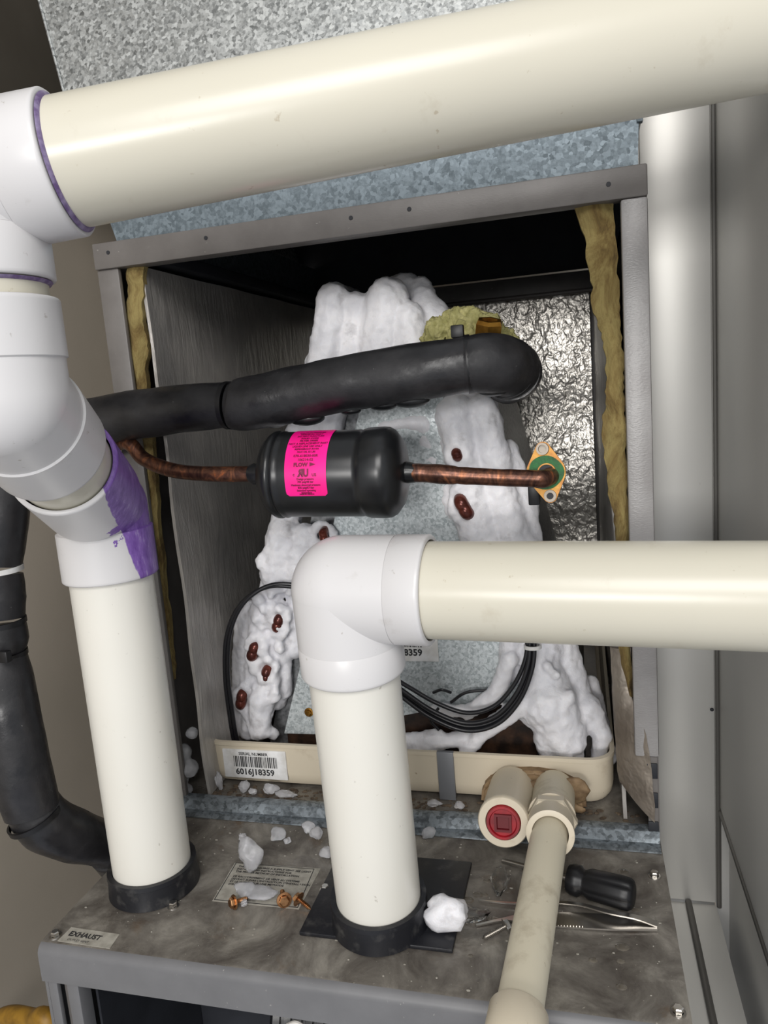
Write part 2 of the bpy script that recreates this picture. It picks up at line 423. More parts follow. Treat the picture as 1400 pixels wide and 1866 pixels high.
obj('post_groove', box((.0106, -.176, -.80), (.0184, -.174, -.029)), M_paint, fu, smooth=False)
obj('door_post', box((.418, -.183, -.80), (.4418, -.170, -.029), .001), M_furn, fu)
obj('inner_divider', box((.003, -.04, -.80), (.441, -.037, -.004)), M_black, fu, smooth=False)
obj('inner_side', box((.030, -.168, -.45), (.032, -.041, -.010)), M_black, fu, smooth=False)
obj('control_shelf', box((.206, -.150, -.056), (.262, -.120, -.053)), M_paper, fu, smooth=False)
obj('control_shelf', box((.275, -.160, -.060), (.410, -.120, -.057)), M_paper, fu, smooth=False)
# hex screws holding the top panel
def hexscrew(bm, c, d, r=.0035, h=.003, shank=0, sr=.0018):
    c = V(c); d = V(d).normalized()
    add_lathe(bm, c, d, [(0, 0), (0, r * 1.45), (.0007, r * 1.4), (.0009, r)], 20)
    add_lathe(bm, c, d, [(.0006, r), (h, r), (h + .0006, r * .8), (h + .0006, 0)], 6)
    if shank:
        pr = []; k = 0; t = 0
        while t < shank - .002:
            pr += [(-t, sr), (-t - .0006, sr * .72)]; t += .0012
        pr += [(-shank, 0)]
        add_lathe(bm, c, d, [(0, 0)] + pr, 12)
for c in ((.0075,-.1735,0), (.0798,-.1307,0), (0.1908, -0.0953, 0.0000), (.4357,-.0438,0), (.4375,-.1700,0)):
    bm = bmesh.new(); hexscrew(bm, (c[0], c[1], 0), (0, 0, 1), .0032, .0035); obj('screw', bm, M_steel, fu, angle=25)
# EXHAUST label
el = obj('exhaust_label', prism([V(p) + V((0, 0, .0003)) for p in ((0.0135, -0.1636, 0.0000), (0.0553, -0.1645, 0.0000), (0.0567, -0.1786, 0.0000), (0.0126, -0.1779, 0.0000))], (0, 0, -.0004)), M_oldpaper, fu, smooth=False)
el['label'] = 'small off-white sticker reading EXHAUST'
q = quadmap((0.0131, -0.1779, 0.0000), (1, -.03, 0), (.02, 1, 0), V((0, 0, .0005)))
bm = textbm('EXHAUST', .0062, lambda x, y: q(x + .0035, y + .0062), bold=.0002)
merge(bm, textbm('OUTLET VENT', .0028, lambda x, y: q(x + .006, y + .0018)))
obj('label_text', bm, M_ink, el, smooth=False)
# warning label with two blocks of lettering
wq = [V(p) for p in ((0.1073, -0.1203, 0.0000), (0.1781, -0.1190, 0.0000), (0.1786, -0.0707, 0.0000), (0.1040, -0.0739, 0.0000))]
wl = obj('warning_label', prism([p + V((0, 0, .0003)) for p in wq], (0, 0, -.0004)), M_oldpaper, fu, smooth=False)
wl['label'] = 'dusty printed instruction sticker between the pipes'
ux = (wq[1] - wq[0]).normalized(); uy = (wq[3] - wq[0]).normalized(); uy = (uy + V((0, .0, 0))).normalized()
q = quadmap(wq[0], ux, uy, V((0, 0, .0005)))
bm = bmesh.new()
for a, b, c, d in ((.001, .001, .0697, .0016), (.001, .0462, .0697, .0468), (.001, .001, .0016, .0468), (.0691, .001, .0697, .0468)):
    bm.faces.new([bm.verts.new(q(x, y)) for x, y in ((a, b), (c, b), (c, d), (a, d))])
rows = [(.0415, 'THIS UNIT REQUIRES A SUPPLY VENT. SEE LIGHT'), (.0383, 'INSTALLATION INSTRUCTIONS FOR'), (.0351, 'THE PROPER METHOD OF INSTALLATION'),
        (.0290, 'CE RACCORDEMENT DE VENT AU SYSTEME'), (.0258, "DEVRAIT SUIVRE L'INSTRUCTION D'INSTALLATION"), (.0226, 'ET LE GUIDE POUR UNE METHODE'), (.0194, "D'INSTALLATION")]
for y, s in rows:
    merge(bm, textbm(s, .0029, lambda X, Y, y=y: q(X + .0052, Y + y), bold=.00009))
merge(bm, textbm('33000000-001', .0022, lambda X, Y: q(X + .022, Y + .003)))
obj('label_text', bm, M_ink, wl, smooth=False)

# things inside the furnace opening
im = thing('inducer_motor', 'black ribbed motor just visible inside the furnace opening', 'motor', (.17, -.10, -.09))
bm = bmesh.new(); pr = [(0, 0), (0, .022)]
for k in range(6): pr += [(.003 + k * .008, .034), (.008 + k * .008, .034), (.0085 + k * .008, .029), (.0105 + k * .008, .029)]
pr += [(.056, .02), (.056, 0)]
add_lathe(bm, (.150, -.125, -.088), (.9, .25, -.1), pr, 40); obj('housing', bm, M_blackgloss, im)
obj('clip', tube(spline([(.178, -.158, -.062), (.187, -.160, -.057), (.196, -.156, -.070)]), .0016, 8), M_wirew, im)
obj('mount', box((.15, -.11, -.16), (.19, -.09, -.10)), M_black, im)
wi = thing('wire_bundle', 'white and red wires inside the furnace opening', 'wires', (.25, -.14, -.056))
obj('wire', tube(spline([(.236, -.152, -.075), (.241, -.156, -.052), (.250, -.158, -.044), (.256, -.150, -.040)]), .0016, 8), M_wirew, wi)
obj('wire', tube(spline([(.262, -.158, -.0555), (.30, -.160, -.052), (.36, -.158, -.054)]), .0013, 8), M_wirer, wi)
bm = bmesh.new(); hexscrew(bm, (.232, -.148, -.053), (0, 0, 1), .0035, .003); obj('terminal_screw', bm, M_steel, wi)

# ================================================================ coil cabinet
H = .5171
cc = thing('coil_cabinet', 'open grey-brown metal cabinet box around the frozen coil', 'cabinet', (.222, .27, 0))
obj('left_post', box((0, -.001, .004), (.0203, .004, .4957), .001), M_paint, cc)
obj('right_post', box((.4262, -.003, .075), (W_, .004, .4957), .002), M_post, cc)['label'] = 'shiny right front post'
obj('top_rail', box((0, -.004, .4957), (W_, .012, H), .0012), M_paint, cc)
obj('left_panel', box((0, .004, .004), (.0015, .535, H)), M_paint, cc, smooth=False)
obj('right_panel', box((W_ - .0015, .004, .004), (W_, .535, H)), M_paint, cc, smooth=False)
obj('back_panel', box((.0016, .532, .004), (W_ - .0016, .535, H)), M_paint, cc, smooth=False)
obj('right_side_strip', box((W_ - .009, -.002, .004), (W_ - .0016, .002, .075)), M_paint, cc, smooth=False)
for k, z in enumerate((.070, .045, .020)):
    obj('slot', box((.4350, -.0035, z - .013), (.4430, -.0021, z), .0006), M_black, cc)
for px in ((.0150, .5085), (.1060, .5090), (.2290, .5085), (.2750, .5088), (.4185, .5065)):
    obj('screw_hole', lathe((px[0], -.0041, px[1]), (0, -1, 0), [(0, 0), (0, .0017), (.0003, .0016), (.0003, 0)], 14), M_black, cc)
# bottom: deck, rolled flange
obj('bottom_deck', box((.002, .002, .0045), (W_ - .002, .530, .0075)), M_top, cc, smooth=False)
bm = bmesh.new()
for (x0, x1) in ((.001, W_ - .001),):
    n = 40; pr = [(-.016, .0015), (-.012, .003), (-.006, .0025), (-.0045, .0065), (-.004, .0115), (0, .0128), (.006, .0115), (.008, .0075), (.008, .0005), (-.016, .0005)]
    rings = []
    for i in range(n + 1):
        x = x0 + (x1 - x0) * i / n; dz = .0012 * noise.noise(V((x * 22, 3, 0))); dy = .0016 * noise.noise(V((x * 18, 9, 0)))
        rings.append([bm.verts.new((x, y + (dy if z > .001 else 0), z + (dz if z > .001 else 0))) for y, z in pr])
    for a, b in zip(rings, rings[1:]):
        for k in range(len(pr)): bm.faces.new([a[k], b[k], b[(k + 1) % len(pr)], a[(k + 1) % len(pr)]])
    bm.faces.new(rings[0]); bm.faces.new(rings[-1][::-1])
obj('bottom_flange', bm, M_flange, cc)
# foil faced liners
def sheetgrid(o, u, v, nu, nv, amp, f, th):
    bm = bmesh.new(); o = V(o); u = V(u); v = V(v); n = u.cross(v).normalized(); gr = []
    for i in range(nu + 1):
        row = []
        for j in range(nv + 1):
            p = o + u * (i / nu) + v * (j / nv); row.append(bm.verts.new(p + n * amp * noise.noise(p * f)))
        gr.append(row)
    for i in range(nu):
        for j in range(nv): bm.faces.new([gr[i][j], gr[i+1][j], gr[i+1][j+1], gr[i][j+1]])
    r = bmesh.ops.extrude_face_region(bm, geom=bm.faces[:]); bmesh.ops.translate(bm, verts=[e for e in r['geom'] if isinstance(e, bmesh.types.BMVert)], vec=n * th)
    return bm
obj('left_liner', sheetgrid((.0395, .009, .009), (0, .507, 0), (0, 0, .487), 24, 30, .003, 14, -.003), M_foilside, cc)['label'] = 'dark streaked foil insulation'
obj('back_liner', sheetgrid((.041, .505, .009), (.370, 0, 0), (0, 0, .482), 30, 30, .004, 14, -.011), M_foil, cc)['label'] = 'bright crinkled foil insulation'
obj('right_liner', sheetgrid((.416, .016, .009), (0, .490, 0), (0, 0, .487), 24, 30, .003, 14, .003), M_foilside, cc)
obj('back_bracket', box((.041, .482, .486), (.415, .494, .5125), .002), M_paint, cc)
obj('back_bracket', tube([(.041, .481, .4865), (.415, .481, .4865)], .003, 10), M_paint, cc)
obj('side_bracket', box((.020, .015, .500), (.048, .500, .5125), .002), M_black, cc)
# lower right flap of liner hanging out past the post
def ribbon(name, L, R, n, th, mat, parent, jag=.0022, depthjit=.004, f=90):
    """ragged sheet between two polylines L and R (world points)"""
    L = spline(L, n); R = spline(R, n); bm = bmesh.new(); m = 7; gr = []
    for i, (a, b) in enumerate(zip(L, R)):
        row = []
        for j in range(m + 1):
            t = j / m; p = a.lerp(b, t)
            jx = jag * (noise.noise(p * f + V((5, 0, 0))) + .7 * noise.noise(p * f * 3)) * (1 if j in (0, m) else .3)
            row.append(bm.verts.new(p + V((jx, depthjit * noise.noise(p * f * .7) - .003 * math.sin(math.pi * t), 0))))
        gr.append(row)
    for i in range(len(gr) - 1):
        for j in range(m): bm.faces.new([gr[i][j], gr[i+1][j], gr[i+1][j+1], gr[i][j+1]])
    r = bmesh.ops.extrude_face_region(bm, geom=bm.faces[:]); bmesh.ops.translate(bm, verts=[e for e in r['geom'] if isinstance(e, bmesh.types.BMVert)], vec=(0, th, 0))
    return obj(name, bm, mat, parent)
ribbon('liner_flap', [(0.4104, 0.0160, 0.1585), (0.4114, 0.0160, 0.1023), (0.4129, 0.0160, 0.0639), (0.4141, 0.0160, 0.0444), (0.4165, 0.0150, 0.0403)],
       [(0.4260, 0.0100, 0.1609), (0.4256, 0.0060, 0.1213), (0.4350, -0.0040, 0.0940), (0.4390, -0.0050, 0.0530), (0.4399, -0.0060, 0.0206)], 6, .003, M_foilbrown, cc, .0006, .002)['label'] = 'water stained foil flap'
ribbon('insulation_edge', [(0.3952, 0.0080, 0.4973), (0.4032, 0.0080, 0.4602), (0.4052, 0.0080, 0.4248), (0.4111, 0.0080, 0.4024), (0.4139, 0.0080, 0.3760), (0.4125, 0.0080, 0.3538), (0.4096, 0.0080, 0.3395), (0.4117, 0.0080, 0.3018), (0.4153, 0.0080, 0.2719), (0.4157, 0.0080, 0.2416), (0.4168, 0.0080, 0.1615), (0.4233, 0.0080, 0.1226)],
       [(0.4220, 0.0080, 0.4974), (0.4239, 0.0080, 0.4577), (0.4245, 0.0080, 0.4228), (0.4255, 0.0080, 0.4010), (0.4264, 0.0080, 0.3750), (0.4262, 0.0080, 0.3528), (0.4266, 0.0080, 0.3384), (0.4265, 0.0080, 0.3011), (0.4270, 0.0080, 0.2715), (0.4270, 0.0080, 0.2414), (0.4263, 0.0080, 0.1616), (0.4262, 0.0080, 0.1204)], 7, .007, M_fibre, cc)['label'] = 'ragged yellow fibreglass edge on the right'
ribbon('insulation_edge', [(0.0237, 0.0080, 0.4967), (0.0178, 0.0080, 0.4644), (0.0168, 0.0080, 0.4366), (0.0150, 0.0080, 0.3990), (0.0147, 0.0080, 0.3261), (0.0111, 0.0080, 0.2507), (0.0096, 0.0080, 0.1724), (0.0108, 0.0080, 0.1240)],
       [(0.0397, 0.0080, 0.4967), (0.0342, 0.0080, 0.4627), (0.0328, 0.0080, 0.4351), (0.0280, 0.0080, 0.3980), (0.0257, 0.0080, 0.3256), (0.0212, 0.0080, 0.2505), (0.0187, 0.0080, 0.1724), (0.0178, 0.0080, 0.1242)], 7, .006, M_fibre, cc)['label'] = 'ragged yellow fibreglass edge on the left'
# sludge on the deck in front of the pan
random.seed(4)
bm = bmesh.new()
for k in range(420):
    x = random.uniform(.03, .43); y = random.uniform(.009, .030); s = random.uniform(.0006, .0022)
    if x > .27 and random.random() < .6: continue
    add_sphere(bm, (x, y, .0078), s, 1, (random.uniform(.8, 2), 1, .7))
tag(obj('sludge_crumbs', bm, M_wood, cc), None, None, kind='stuff')

# plenum above
pl = thing('supply_plenum', 'spangled galvanised plenum flaring above the cabinet', 'plenum', (.22, .25, H))
obj('collar', prism([(.0225, -.0005, H), (.4385, -.0005, H), (.4405, .0005, .560), (.0105, .0005, .560)], (0, .0015, 0)), M_galvblue, pl, smooth=False)['label'] = 'bluish lower collar'
obj('front_sheet', prism([(.0085, -.0012, .554), (.4425, -.0012, .554), (.4445, .0005, .562), (.46, .075, .95), (-.105, .075, .95), (.0040, .0005, .562)], (0, .0015, 0)), M_galv, pl, smooth=False)
obj('left_sheet', prism([(.0040, .001, .560), (.0040, .50, .560), (-.105, .50, .95), (-.105, .076, .95)], (-.0012, 0, 0)), M_galv, pl, smooth=False)
obj('left_hem', tube([(.0035, -.0002, .562), (-.105, .0745, .95)], .0012, 8), M_galv, pl)
obj('right_sheet', prism([(.4445, .001, .560), (.4445, .50, .560), (.46, .50, .95), (.46, .076, .95)], (.0012, 0, 0)), M_galv, pl, smooth=False)
obj('collar_side', box((.0225, .001, H), (.0235, .50, .560)), M_galvblue, pl, smooth=False)
obj('collar_side', box((.4380, .001, H), (.4390, .50, .560)), M_galvblue, pl, smooth=False)
obj('collar_tab', box((.4385, -.002, .545), (.4425, .004, .562), .0005), M_galvblue, pl)
obj('back_sheet', box((-.10, .50, H), (.455, .502, .95)), M_black, pl, smooth=False)  # black colour stands in for the shade inside the plenum
obj('top_sheet', box((-.104, .076, .948), (.459, .50, .95)), M_black, pl, smooth=False)  # black as well, inner shade put into the colour

# ================================================================ drain pan
PX0, PX1, PY0, PY1, PZ0, PZ1 = .0235, .4115, .030, .47, .0095, .0535
dp = thing('drain_pan', 'cream plastic drain pan beneath the frozen coil', 'drain pan', (.2175, .25, .0075))
def pan():
    bm = bmesh.new()
    def loop(ins, z, rad):
        x0, x1, y0, y1 = PX0 + ins, PX1 - ins, PY0 + ins, PY1 - ins; L = []
        for cx, cy, a0 in ((x1 - rad, y0 + rad, -90), (x1 - rad, y1 - rad, 0), (x0 + rad, y1 - rad, 90), (x0 + rad, y0 + rad, 180)):
            for k in range(7):
                a = math.radians(a0 + 15 * k); L.append(bm.verts.new((cx + rad * math.cos(a), cy + rad * math.sin(a), z)))
        return L
    Ls = [loop(.012, PZ0, .016), loop(.005, PZ0 + .002, .02), loop(.0018, PZ0 + .007, .022), loop(0.0006, PZ0 + .014, .022), loop(0, PZ1 - .004, .022), loop(-.001, PZ1 - .0035, .023), loop(-.001, PZ1, .023), loop(.0022, PZ1 + .0003, .021), loop(.003, PZ1 - .002, .02), loop(.005, PZ0 + .012, .018), loop(.012, PZ0 + .006, .014)]
    for a, b in zip(Ls, Ls[1:]):
        for k in range(len(a)): bm.faces.new([a[k], a[(k+1) % len(a)], b[(k+1) % len(a)], b[k]])
    bm.faces.new(Ls[0]); bm.faces.new(Ls[-1][::-1]); return bm
obj('tray', pan(), M_pan, dp)
# moulded hump carrying the drain ports
bm = bmesh.new()
pr = [(.297, .0105), (.299, .026), (.308, .036), (.322, .0425), (.345, .0445), (.366, .042), (.380, .035), (.386, .024), (.388, .0105)]
add_prism(bm, [(x, .034, z) for x, z in pr], (0, -.014, 0)); bmesh.ops.bevel(bm, geom=bm.edges[:], offset=.003, segments=3, affect='EDGES')
obj('port_housing', bm, M_sed, dp)['label'] = 'brown stained port housing'
bm = bmesh.new(); random.seed(2)
for k in range(26):
    x = random.uniform(.318, .384); add_sphere(bm, (x, .0165 + random.uniform(-.002, .002), random.uniform(.012, .040) if x > .335 else random.uniform(.030, .040)), random.uniform(.004, .008), 2, (1.6, .45, .9))
tag(remeshed(bm, 'sediment', M_sed, dp, .0015, .0015, .006, 9), None, None, kind='stuff')
# ports
dax = (V((.3252, -.052, .041)) - V((.3255, .02, .0275))); 
obj('plug_port', lathe((.3255, .022, .0265), dax, [(0, .0), (0, .0195), (.03, .0192), (.068, .0188), (.0685, .0198), (.0735, .0198), (.0745, .019), (.0745, .0138), (.070, .0136), (.070, 0)], 48), M_pan, dp)
u_ = dax.normalized()
plug = thing('threaded_plug', 'red square-socket plug screwed into the left drain port', 'plug', V((.3255, .022, .0265)) + u_ * .072)
bm = lathe(V((.3255, .022, .0265)) + u_ * .066, u_, [(0, 0), (0, .0134), (.0085, .0134), (.0105, .0126), (.0105, .0108), (.0088, .0100), (.0088, .0062)], 40)
obj('plug_rim', bm, M_red, plug)
cz = V((.3255, .022, .0265)) + u_ * .0745
ua = V((1, 0, 0)); ub = u_.cross(ua).normalized(); ua = ub.cross(u_).normalized()
bm = bmesh.new(); s0, s1 = .0066, .0048
o4 = [[cz + ua * (sx * s) + ub * (sy * s) + u_ * h for sx, sy in ((-1, -1), (1, -1), (1, 1), (-1, 1))] for s, h in ((s0, .0004), (s0, .0026), (s1 , .0026), (s1 * .9, .0004))]
vs = [[bm.verts.new(p) for p in L] for L in o4]
for a, b in zip(vs, vs[1:]):
    for k in range(4): bm.faces.new([a[k], a[(k+1) % 4], b[(k+1) % 4], b[k]])
bm.faces.new(vs[-1]); obj('square_socket', bm, M_reddark, plug, smooth=False)
bm = lathe(V((.3255, .022, .0265)) + u_ * .0745, u_, [(0, .0105), (.0003, .0105), (.0003, .006), (0, .006)], 32)
obj('plug_face', lathe(V((.3255, .022, .0265)) + u_ * .0742, u_, [(0, 0), (0, .0109), (.0004, .0109), (.0004, 0)], 40), M_red, plug); bm.free()
# drain outlet: hex adapter and pipe
da0 = V((.3610, .022, .0275)); da1 = V((.3617, -.0700, .0455)); dd = (da1 - da0).normalized()
obj('outlet_port', lathe(da0, dd, [(0, 0), (0, .0175), (.056, .0170), (.0565, 0)], 40), M_drain, dp)
ad = thing('hex_adapter', 'cream hexagonal adapter screwed into the right drain port', 'pipe fitting', da0 + dd * .056)
obj('thread_collar', lathe(da0 + dd * .052, dd, [(0, 0), (0, .0178), (.004, .0184), (.0085, .0184), (.009, 0)], 40), M_pan, ad)
obj('hex_nut', lathe(da0 + dd * .0605, dd, [(0, 0), (0, .0186), (.0015, .0197), (.0105, .0197), (.0125, .0184), (.0125, 0)], 6), M_pan, ad, angle=20)
obj('socket', lathe(da0 + dd * .072, dd, [(0, 0), (0, .0172), (.002, .0168), (.019, .0168), (.0192, .0176), (.0222, .0176), (.0225, .0168), (.0225, .0134), (.01, .0134)], 48), M_pan, ad)
dpipe0 = da0 + dd * .080; dpipe1 = V((0.3483, -0.2191, 0.0258))
dr = thing('drain_pipe', 'thin dirty cream drain pipe running forward over the furnace top', 'pipe', dpipe0)
obj('pipe', tube([dpipe0.lerp(dpipe1, k / 12) for k in range(13)], .01335, 40), M_drain, dr)
de = (dpipe1 - dpipe0).normalized()
obj('coupling', lathe(dpipe1 - de * .006, de, [(0, .0134), (0, .0160), (.0012, .0168), (.035, .0168), (.036, .016), (.036, 0)], 48), M_pan, dr)
obj('drop_leg', tube([dpipe1 + de * .028, dpipe1 + de * .030 + V((0, 0, -.12)), dpipe1 + de * .030 + V((0, 0, -.80))], .01335, 24), M_drain, dr)
# serial sticker on the pan, barcode and digits
def barcode(q, x0, x1, y0, y1, n=44, seed=3):
    random.seed(seed); bm = bmesh.new(); x = x0; unit = (x1 - x0) / n
    while x < x1:
        w = unit * random.choice((.5, .8, 1.2)); 
        bm.faces.new([bm.verts.new(q(a, b)) for a, b in ((x, y0), (min(x + w, x1), y0), (min(x + w, x1), y1), (x, y1))]); x += w + unit * random.choice((.45, .7, 1.1))
    return bm
PY = PY0 - .0002
sl0 = V((.0480, PY - .0008, .0165)); 
sl = obj('serial_label', box((.0465, PY - .0011, .0170), (.1125, PY + .0012, .0465), .0010), M_paper, dp)
q = quadmap((.0555, PY - .0013, .0205), (1, 0, 0), (0, 0, 1), V((0, 0, 0)))
bm = barcode(q, .0025, .0475, .0085, .0195)
merge(bm, textbm('6016J18359', .0085, lambda x, y: q(x + .0035, y + .0008), bold=.00025))
merge(bm, textbm('SERIAL NUMBER', .0042, lambda x, y: q(x + .0085, y + .0207), bold=.0001))
obj('barcode_print', bm, M_ink, sl, smooth=False)
obj('tape_strap', box((.2590, PY - .0022, .0085), (.2740, PY + .002, .0545), .0005), M_tape, dp)

# ================================================================ frozen A-coil
co = thing('frozen_coil', 'evaporator coil buried in lumpy white frost inside the cabinet', 'coil', (.22, .25, .016))
def slabpoly(a, b, c, d): return [a, b, c, d]
# aluminium fin slabs behind the frost
obj('fin_slab', prism([(.070, .085, .022), (.110, .085, .022), (.222, .085, .440), (.192, .085, .440)], (0, .36, 0)), M_fins, co, smooth=False)
obj('fin_slab', prism([(.345, .085, .022), (.388, .085, .022), (.290, .085, .440), (.255, .085, .440)], (0, .36, 0)), M_fins, co, smooth=False)
# galvanised delta plate between the slabs
obj('delta_plate', prism([(.098, .063, .048), (.205, .063, .050), (.215, .063, .070), (.275, .063, .084), (.337, .063, .088), (.320, .063, .16), (.274, .063, .395), (.215, .063, .395), (.150, .063, .20)], (0, .0015, 0)), M_delta, co, smooth=False)['label'] = 'galvanised triangular front plate'
obj('plate_hem', tube([(.337, .0622, .088), (.318, .0622, .16), (.298, .0622, .26)], .0012, 8), M_delta, co)
obj('pan_water', box((.034, .036, .020), (.402, .46, .0235)), M_rust, co, smooth=False)
obj('plate_foot', box((.100, .066, .021), (.205, .068, .052)), M_rust, co, smooth=False)
obj('plate_foot', box((.206, .066, .021), (.345, .068, .100)), M_rust, co, smooth=False)
bs = bmesh.new(); hexscrew(bs, (0.1267, 0.0625, 0.0716), (0, -1, 0), .0032, .003); obj('plate_screw', bs, M_brassdark, co)
# frost built of merged lobes: (px-derived centre, radius)
fr = bmesh.new()
def lobe(a, ra, b=None, rb=None, n=None):
    a = V(a)
    if b is None: add_sphere(fr, a, ra, 3); return
    b = V(b); L = (b - a).length; n = n or max(2, int(L / (min(ra, rb) * .45)))
    for i in range(n + 1):
        t = i / n; add_sphere(fr, a.lerp(b, t), ra + (rb - ra) * t, 2)
# crown
lobe((0.1834, 0.0750, 0.4603), .0150, (0.1719, 0.0720, 0.4057), .0165); lobe((0.1767, 0.1000, 0.4658), .014, (0.1575, 0.2200, 0.4680), .02)
lobe((0.2031, 0.0820, 0.4517), .0150, (0.1935, 0.0800, 0.3941), .0180)
lobe((0.2325, 0.0800, 0.4556), .0200, (0.2205, 0.0750, 0.3919), .0220); lobe((0.2382, 0.1200, 0.4612), .022, (0.1985, 0.2400, 0.4654), .022)
lobe((0.2561, 0.1100, 0.4632), .0130, (0.2755, 0.0800, 0.4065), .0180); lobe((0.2692, 0.1000, 0.4416), .014, (0.2903, 0.0750, 0.3957), .013)
lobe((0.2516, 0.0750, 0.4368), .0150, (0.2562, 0.0700, 0.3843), .0190); lobe((0.1602, 0.0800, 0.4068), .010, (0.1500, 0.0780, 0.3776), .012)
lobe((0.2876, 0.1000, 0.4157), .014, (0.3012, 0.0850, 0.3614), .012)
# left limb
lobe((0.1609, 0.0800, 0.3868), .014, (0.1459, 0.0780, 0.3372), .014); lobe((0.1753, 0.0820, 0.3756), .016, (0.1675, 0.0780, 0.3359), .013)
lobe((0.1382, 0.0780, 0.3428), .014, (0.1167, 0.0740, 0.2550), .016)
lobe((0.1170, 0.0660, 0.2539), .0150, (0.1068, 0.0660, 0.2111), .0175); lobe((0.1407, 0.0620, 0.2488), .0125, (0.1287, 0.0680, 0.2130), .016)
lobe((0.0990, 0.0750, 0.2006), .014, (0.0740, 0.0760, 0.1382), .015); lobe((0.1224, 0.0780, 0.1885), .012, (0.1129, 0.0800, 0.1315), .011)
lobe((0.0837, 0.0700, 0.1743), .0110, (0.0639, 0.0760, 0.0915), .013); lobe((0.0995, 0.0770, 0.1324), .010, (0.0971, 0.0780, 0.0857), .008)
lobe((0.0780, 0.0720, 0.1052), .0100, (0.0551, 0.0740, 0.0446), .011); lobe((0.0787, 0.0620, 0.0834), .0135, (0.0731, 0.0600, 0.0521), .0115)
lobe((0.0532, 0.0800, 0.1308), .008, (0.0387, 0.0780, 0.0420), .008); lobe((0.0957, 0.0780, 0.1548), .015, (0.0836, 0.0800, 0.0786), .014); lobe((0.0694, 0.0800, 0.1655), .014, (0.0509, 0.0820, 0.0767), .013)
lobe((0.1011, 0.0700, 0.1743), .009, (0.1108, 0.0700, 0.1576), .008)
lobe((0.0594, 0.0820, 0.1649), .010, (0.0466, 0.0800, 0.0953), .009)
# right limb upper
lobe((0.2576, 0.0750, 0.3479), .0140, (0.2684, 0.0760, 0.2904), .0130); lobe((0.2882, 0.0700, 0.3509), .0190, (0.2926, 0.0700, 0.3048), .0170)
lobe((0.3124, 0.0700, 0.3540), .0140, (0.3213, 0.0720, 0.3031), .0150); lobe((0.2951, 0.0660, 0.2954), .0160, (0.3020, 0.0660, 0.2485), .0190)
lobe((0.3205, 0.0720, 0.2886), .0160, (0.3345, 0.0720, 0.2340), .0170); lobe((0.2687, 0.0740, 0.3253), .008, (0.2803, 0.0700, 0.2659), .010)
lobe((0.2186, 0.0680, 0.3459), .006, (0.2588, 0.0680, 0.3458), .009); lobe((0.3449, 0.0800, 0.2618), .010, (0.3496, 0.0800, 0.2067), .012)
lobe((0.3303, 0.0850, 0.3158), .010, (0.3469, 0.0850, 0.2609), .010)
# behind the long pipe and right limb lower
lobe((0.3059, 0.0700, 0.2401), .0190, (0.3285, 0.0680, 0.1541), .0160); lobe((0.3389, 0.0740, 0.2284), .018, (0.3541, 0.0740, 0.1368), .020)
lobe((0.3291, 0.0620, 0.1562), .0120, (0.3221, 0.0620, 0.1148), .0090)
lobe((0.3472, 0.0680, 0.1388), .0180, (0.3572, 0.0620, 0.0844), .0260); lobe((0.3707, 0.0820, 0.1341), .0140, (0.3831, 0.0800, 0.0772), .016)
lobe((0.3576, 0.0580, 0.0914), .0260, (0.3706, 0.0580, 0.0581), .0200); lobe((0.3757, 0.0560, 0.0671), .0150, (0.3772, 0.0560, 0.0437), .0100)
lobe((0.3905, 0.0700, 0.0820), .0130, (0.4029, 0.0660, 0.0582), .0090); lobe((0.4029, 0.0660, 0.0609), .0090, (0.3982, 0.0640, 0.0301), .0070)
lobe((0.3563, 0.0580, 0.0601), .0150, (0.3602, 0.0580, 0.0365), .0110); lobe((0.3306, 0.0600, 0.0844), .0080, (0.3497, 0.0580, 0.0755), .014)
lobe((0.3935, 0.1000, 0.0903), .010, (0.4087, 0.1000, 0.0198), .008)
# frosted distributor branches low in the middle
lobe((0.3391, 0.0500, 0.0969), .0100, (0.2984, 0.0500, 0.0640), .0080); lobe((0.2984, 0.0500, 0.0640), .0080, (0.2821, 0.0500, 0.0434), .0060)
lobe((0.3266, 0.0500, 0.1350), .0080, (0.3102, 0.0500, 0.0986), .0080); lobe((0.3102, 0.0500, 0.0986), .0080, (0.2841, 0.0520, 0.0811), .0070)
lobe((0.2841, 0.0520, 0.0821), .0070, (0.2560, 0.0540, 0.0845), .0055)
lobe((0.2924, 0.0550, 0.0586), .0075, (0.2240, 0.0550, 0.0417), .0080); lobe((0.2563, 0.0560, 0.0565), .0070, (0.2217, 0.0560, 0.0505), .0060)
lobe((0.2266, 0.0520, 0.0323), .0040, (0.2711, 0.0520, 0.0347), .0035)
def rim(px_, py_, y, rx, rz, rad, tilt=0):
    for k in range(14):
        a = 2 * math.pi * k / 14; x = rx * math.cos(a); z = rz * math.sin(a); c_, s_ = math.cos(tilt), math.sin(tilt)
        add_sphere(fr, (px_ + x * c_ - z * s_, y, py_ + x * s_ + z * c_), rad * (1 + .3 * math.sin(3 * a + px_ * 400)), 2)
for P_, rx, rz, tl in (((0.1066, 0.0610, 0.1644), .0085, .0145, -.2), ((0.0790, 0.0590, 0.1365), .0085, .0145, -.3), ((0.0883, 0.0630, 0.1102), .0090, .0140, -.05), ((0.0571, 0.0650, 0.0831), .0085, .0140, -.2),
                       ((0.2902, 0.0560, 0.3171), .0085, .0090, 0), ((0.2934, 0.0540, 0.2711), .0100, .0170, .35), ((0.0876, 0.0660, 0.1783), .007, .008, 0), ((0.1610, 0.0570, 0.2487), .009, .011, 0), ((0.1230, 0.0550, 0.2428), .010, .012, .4), ((0.1047, 0.0550, 0.2274), .009, .010, 0)):
    rim(P_[0], P_[2], P_[1], rx, rz, .0042, tl)
random.seed(11)
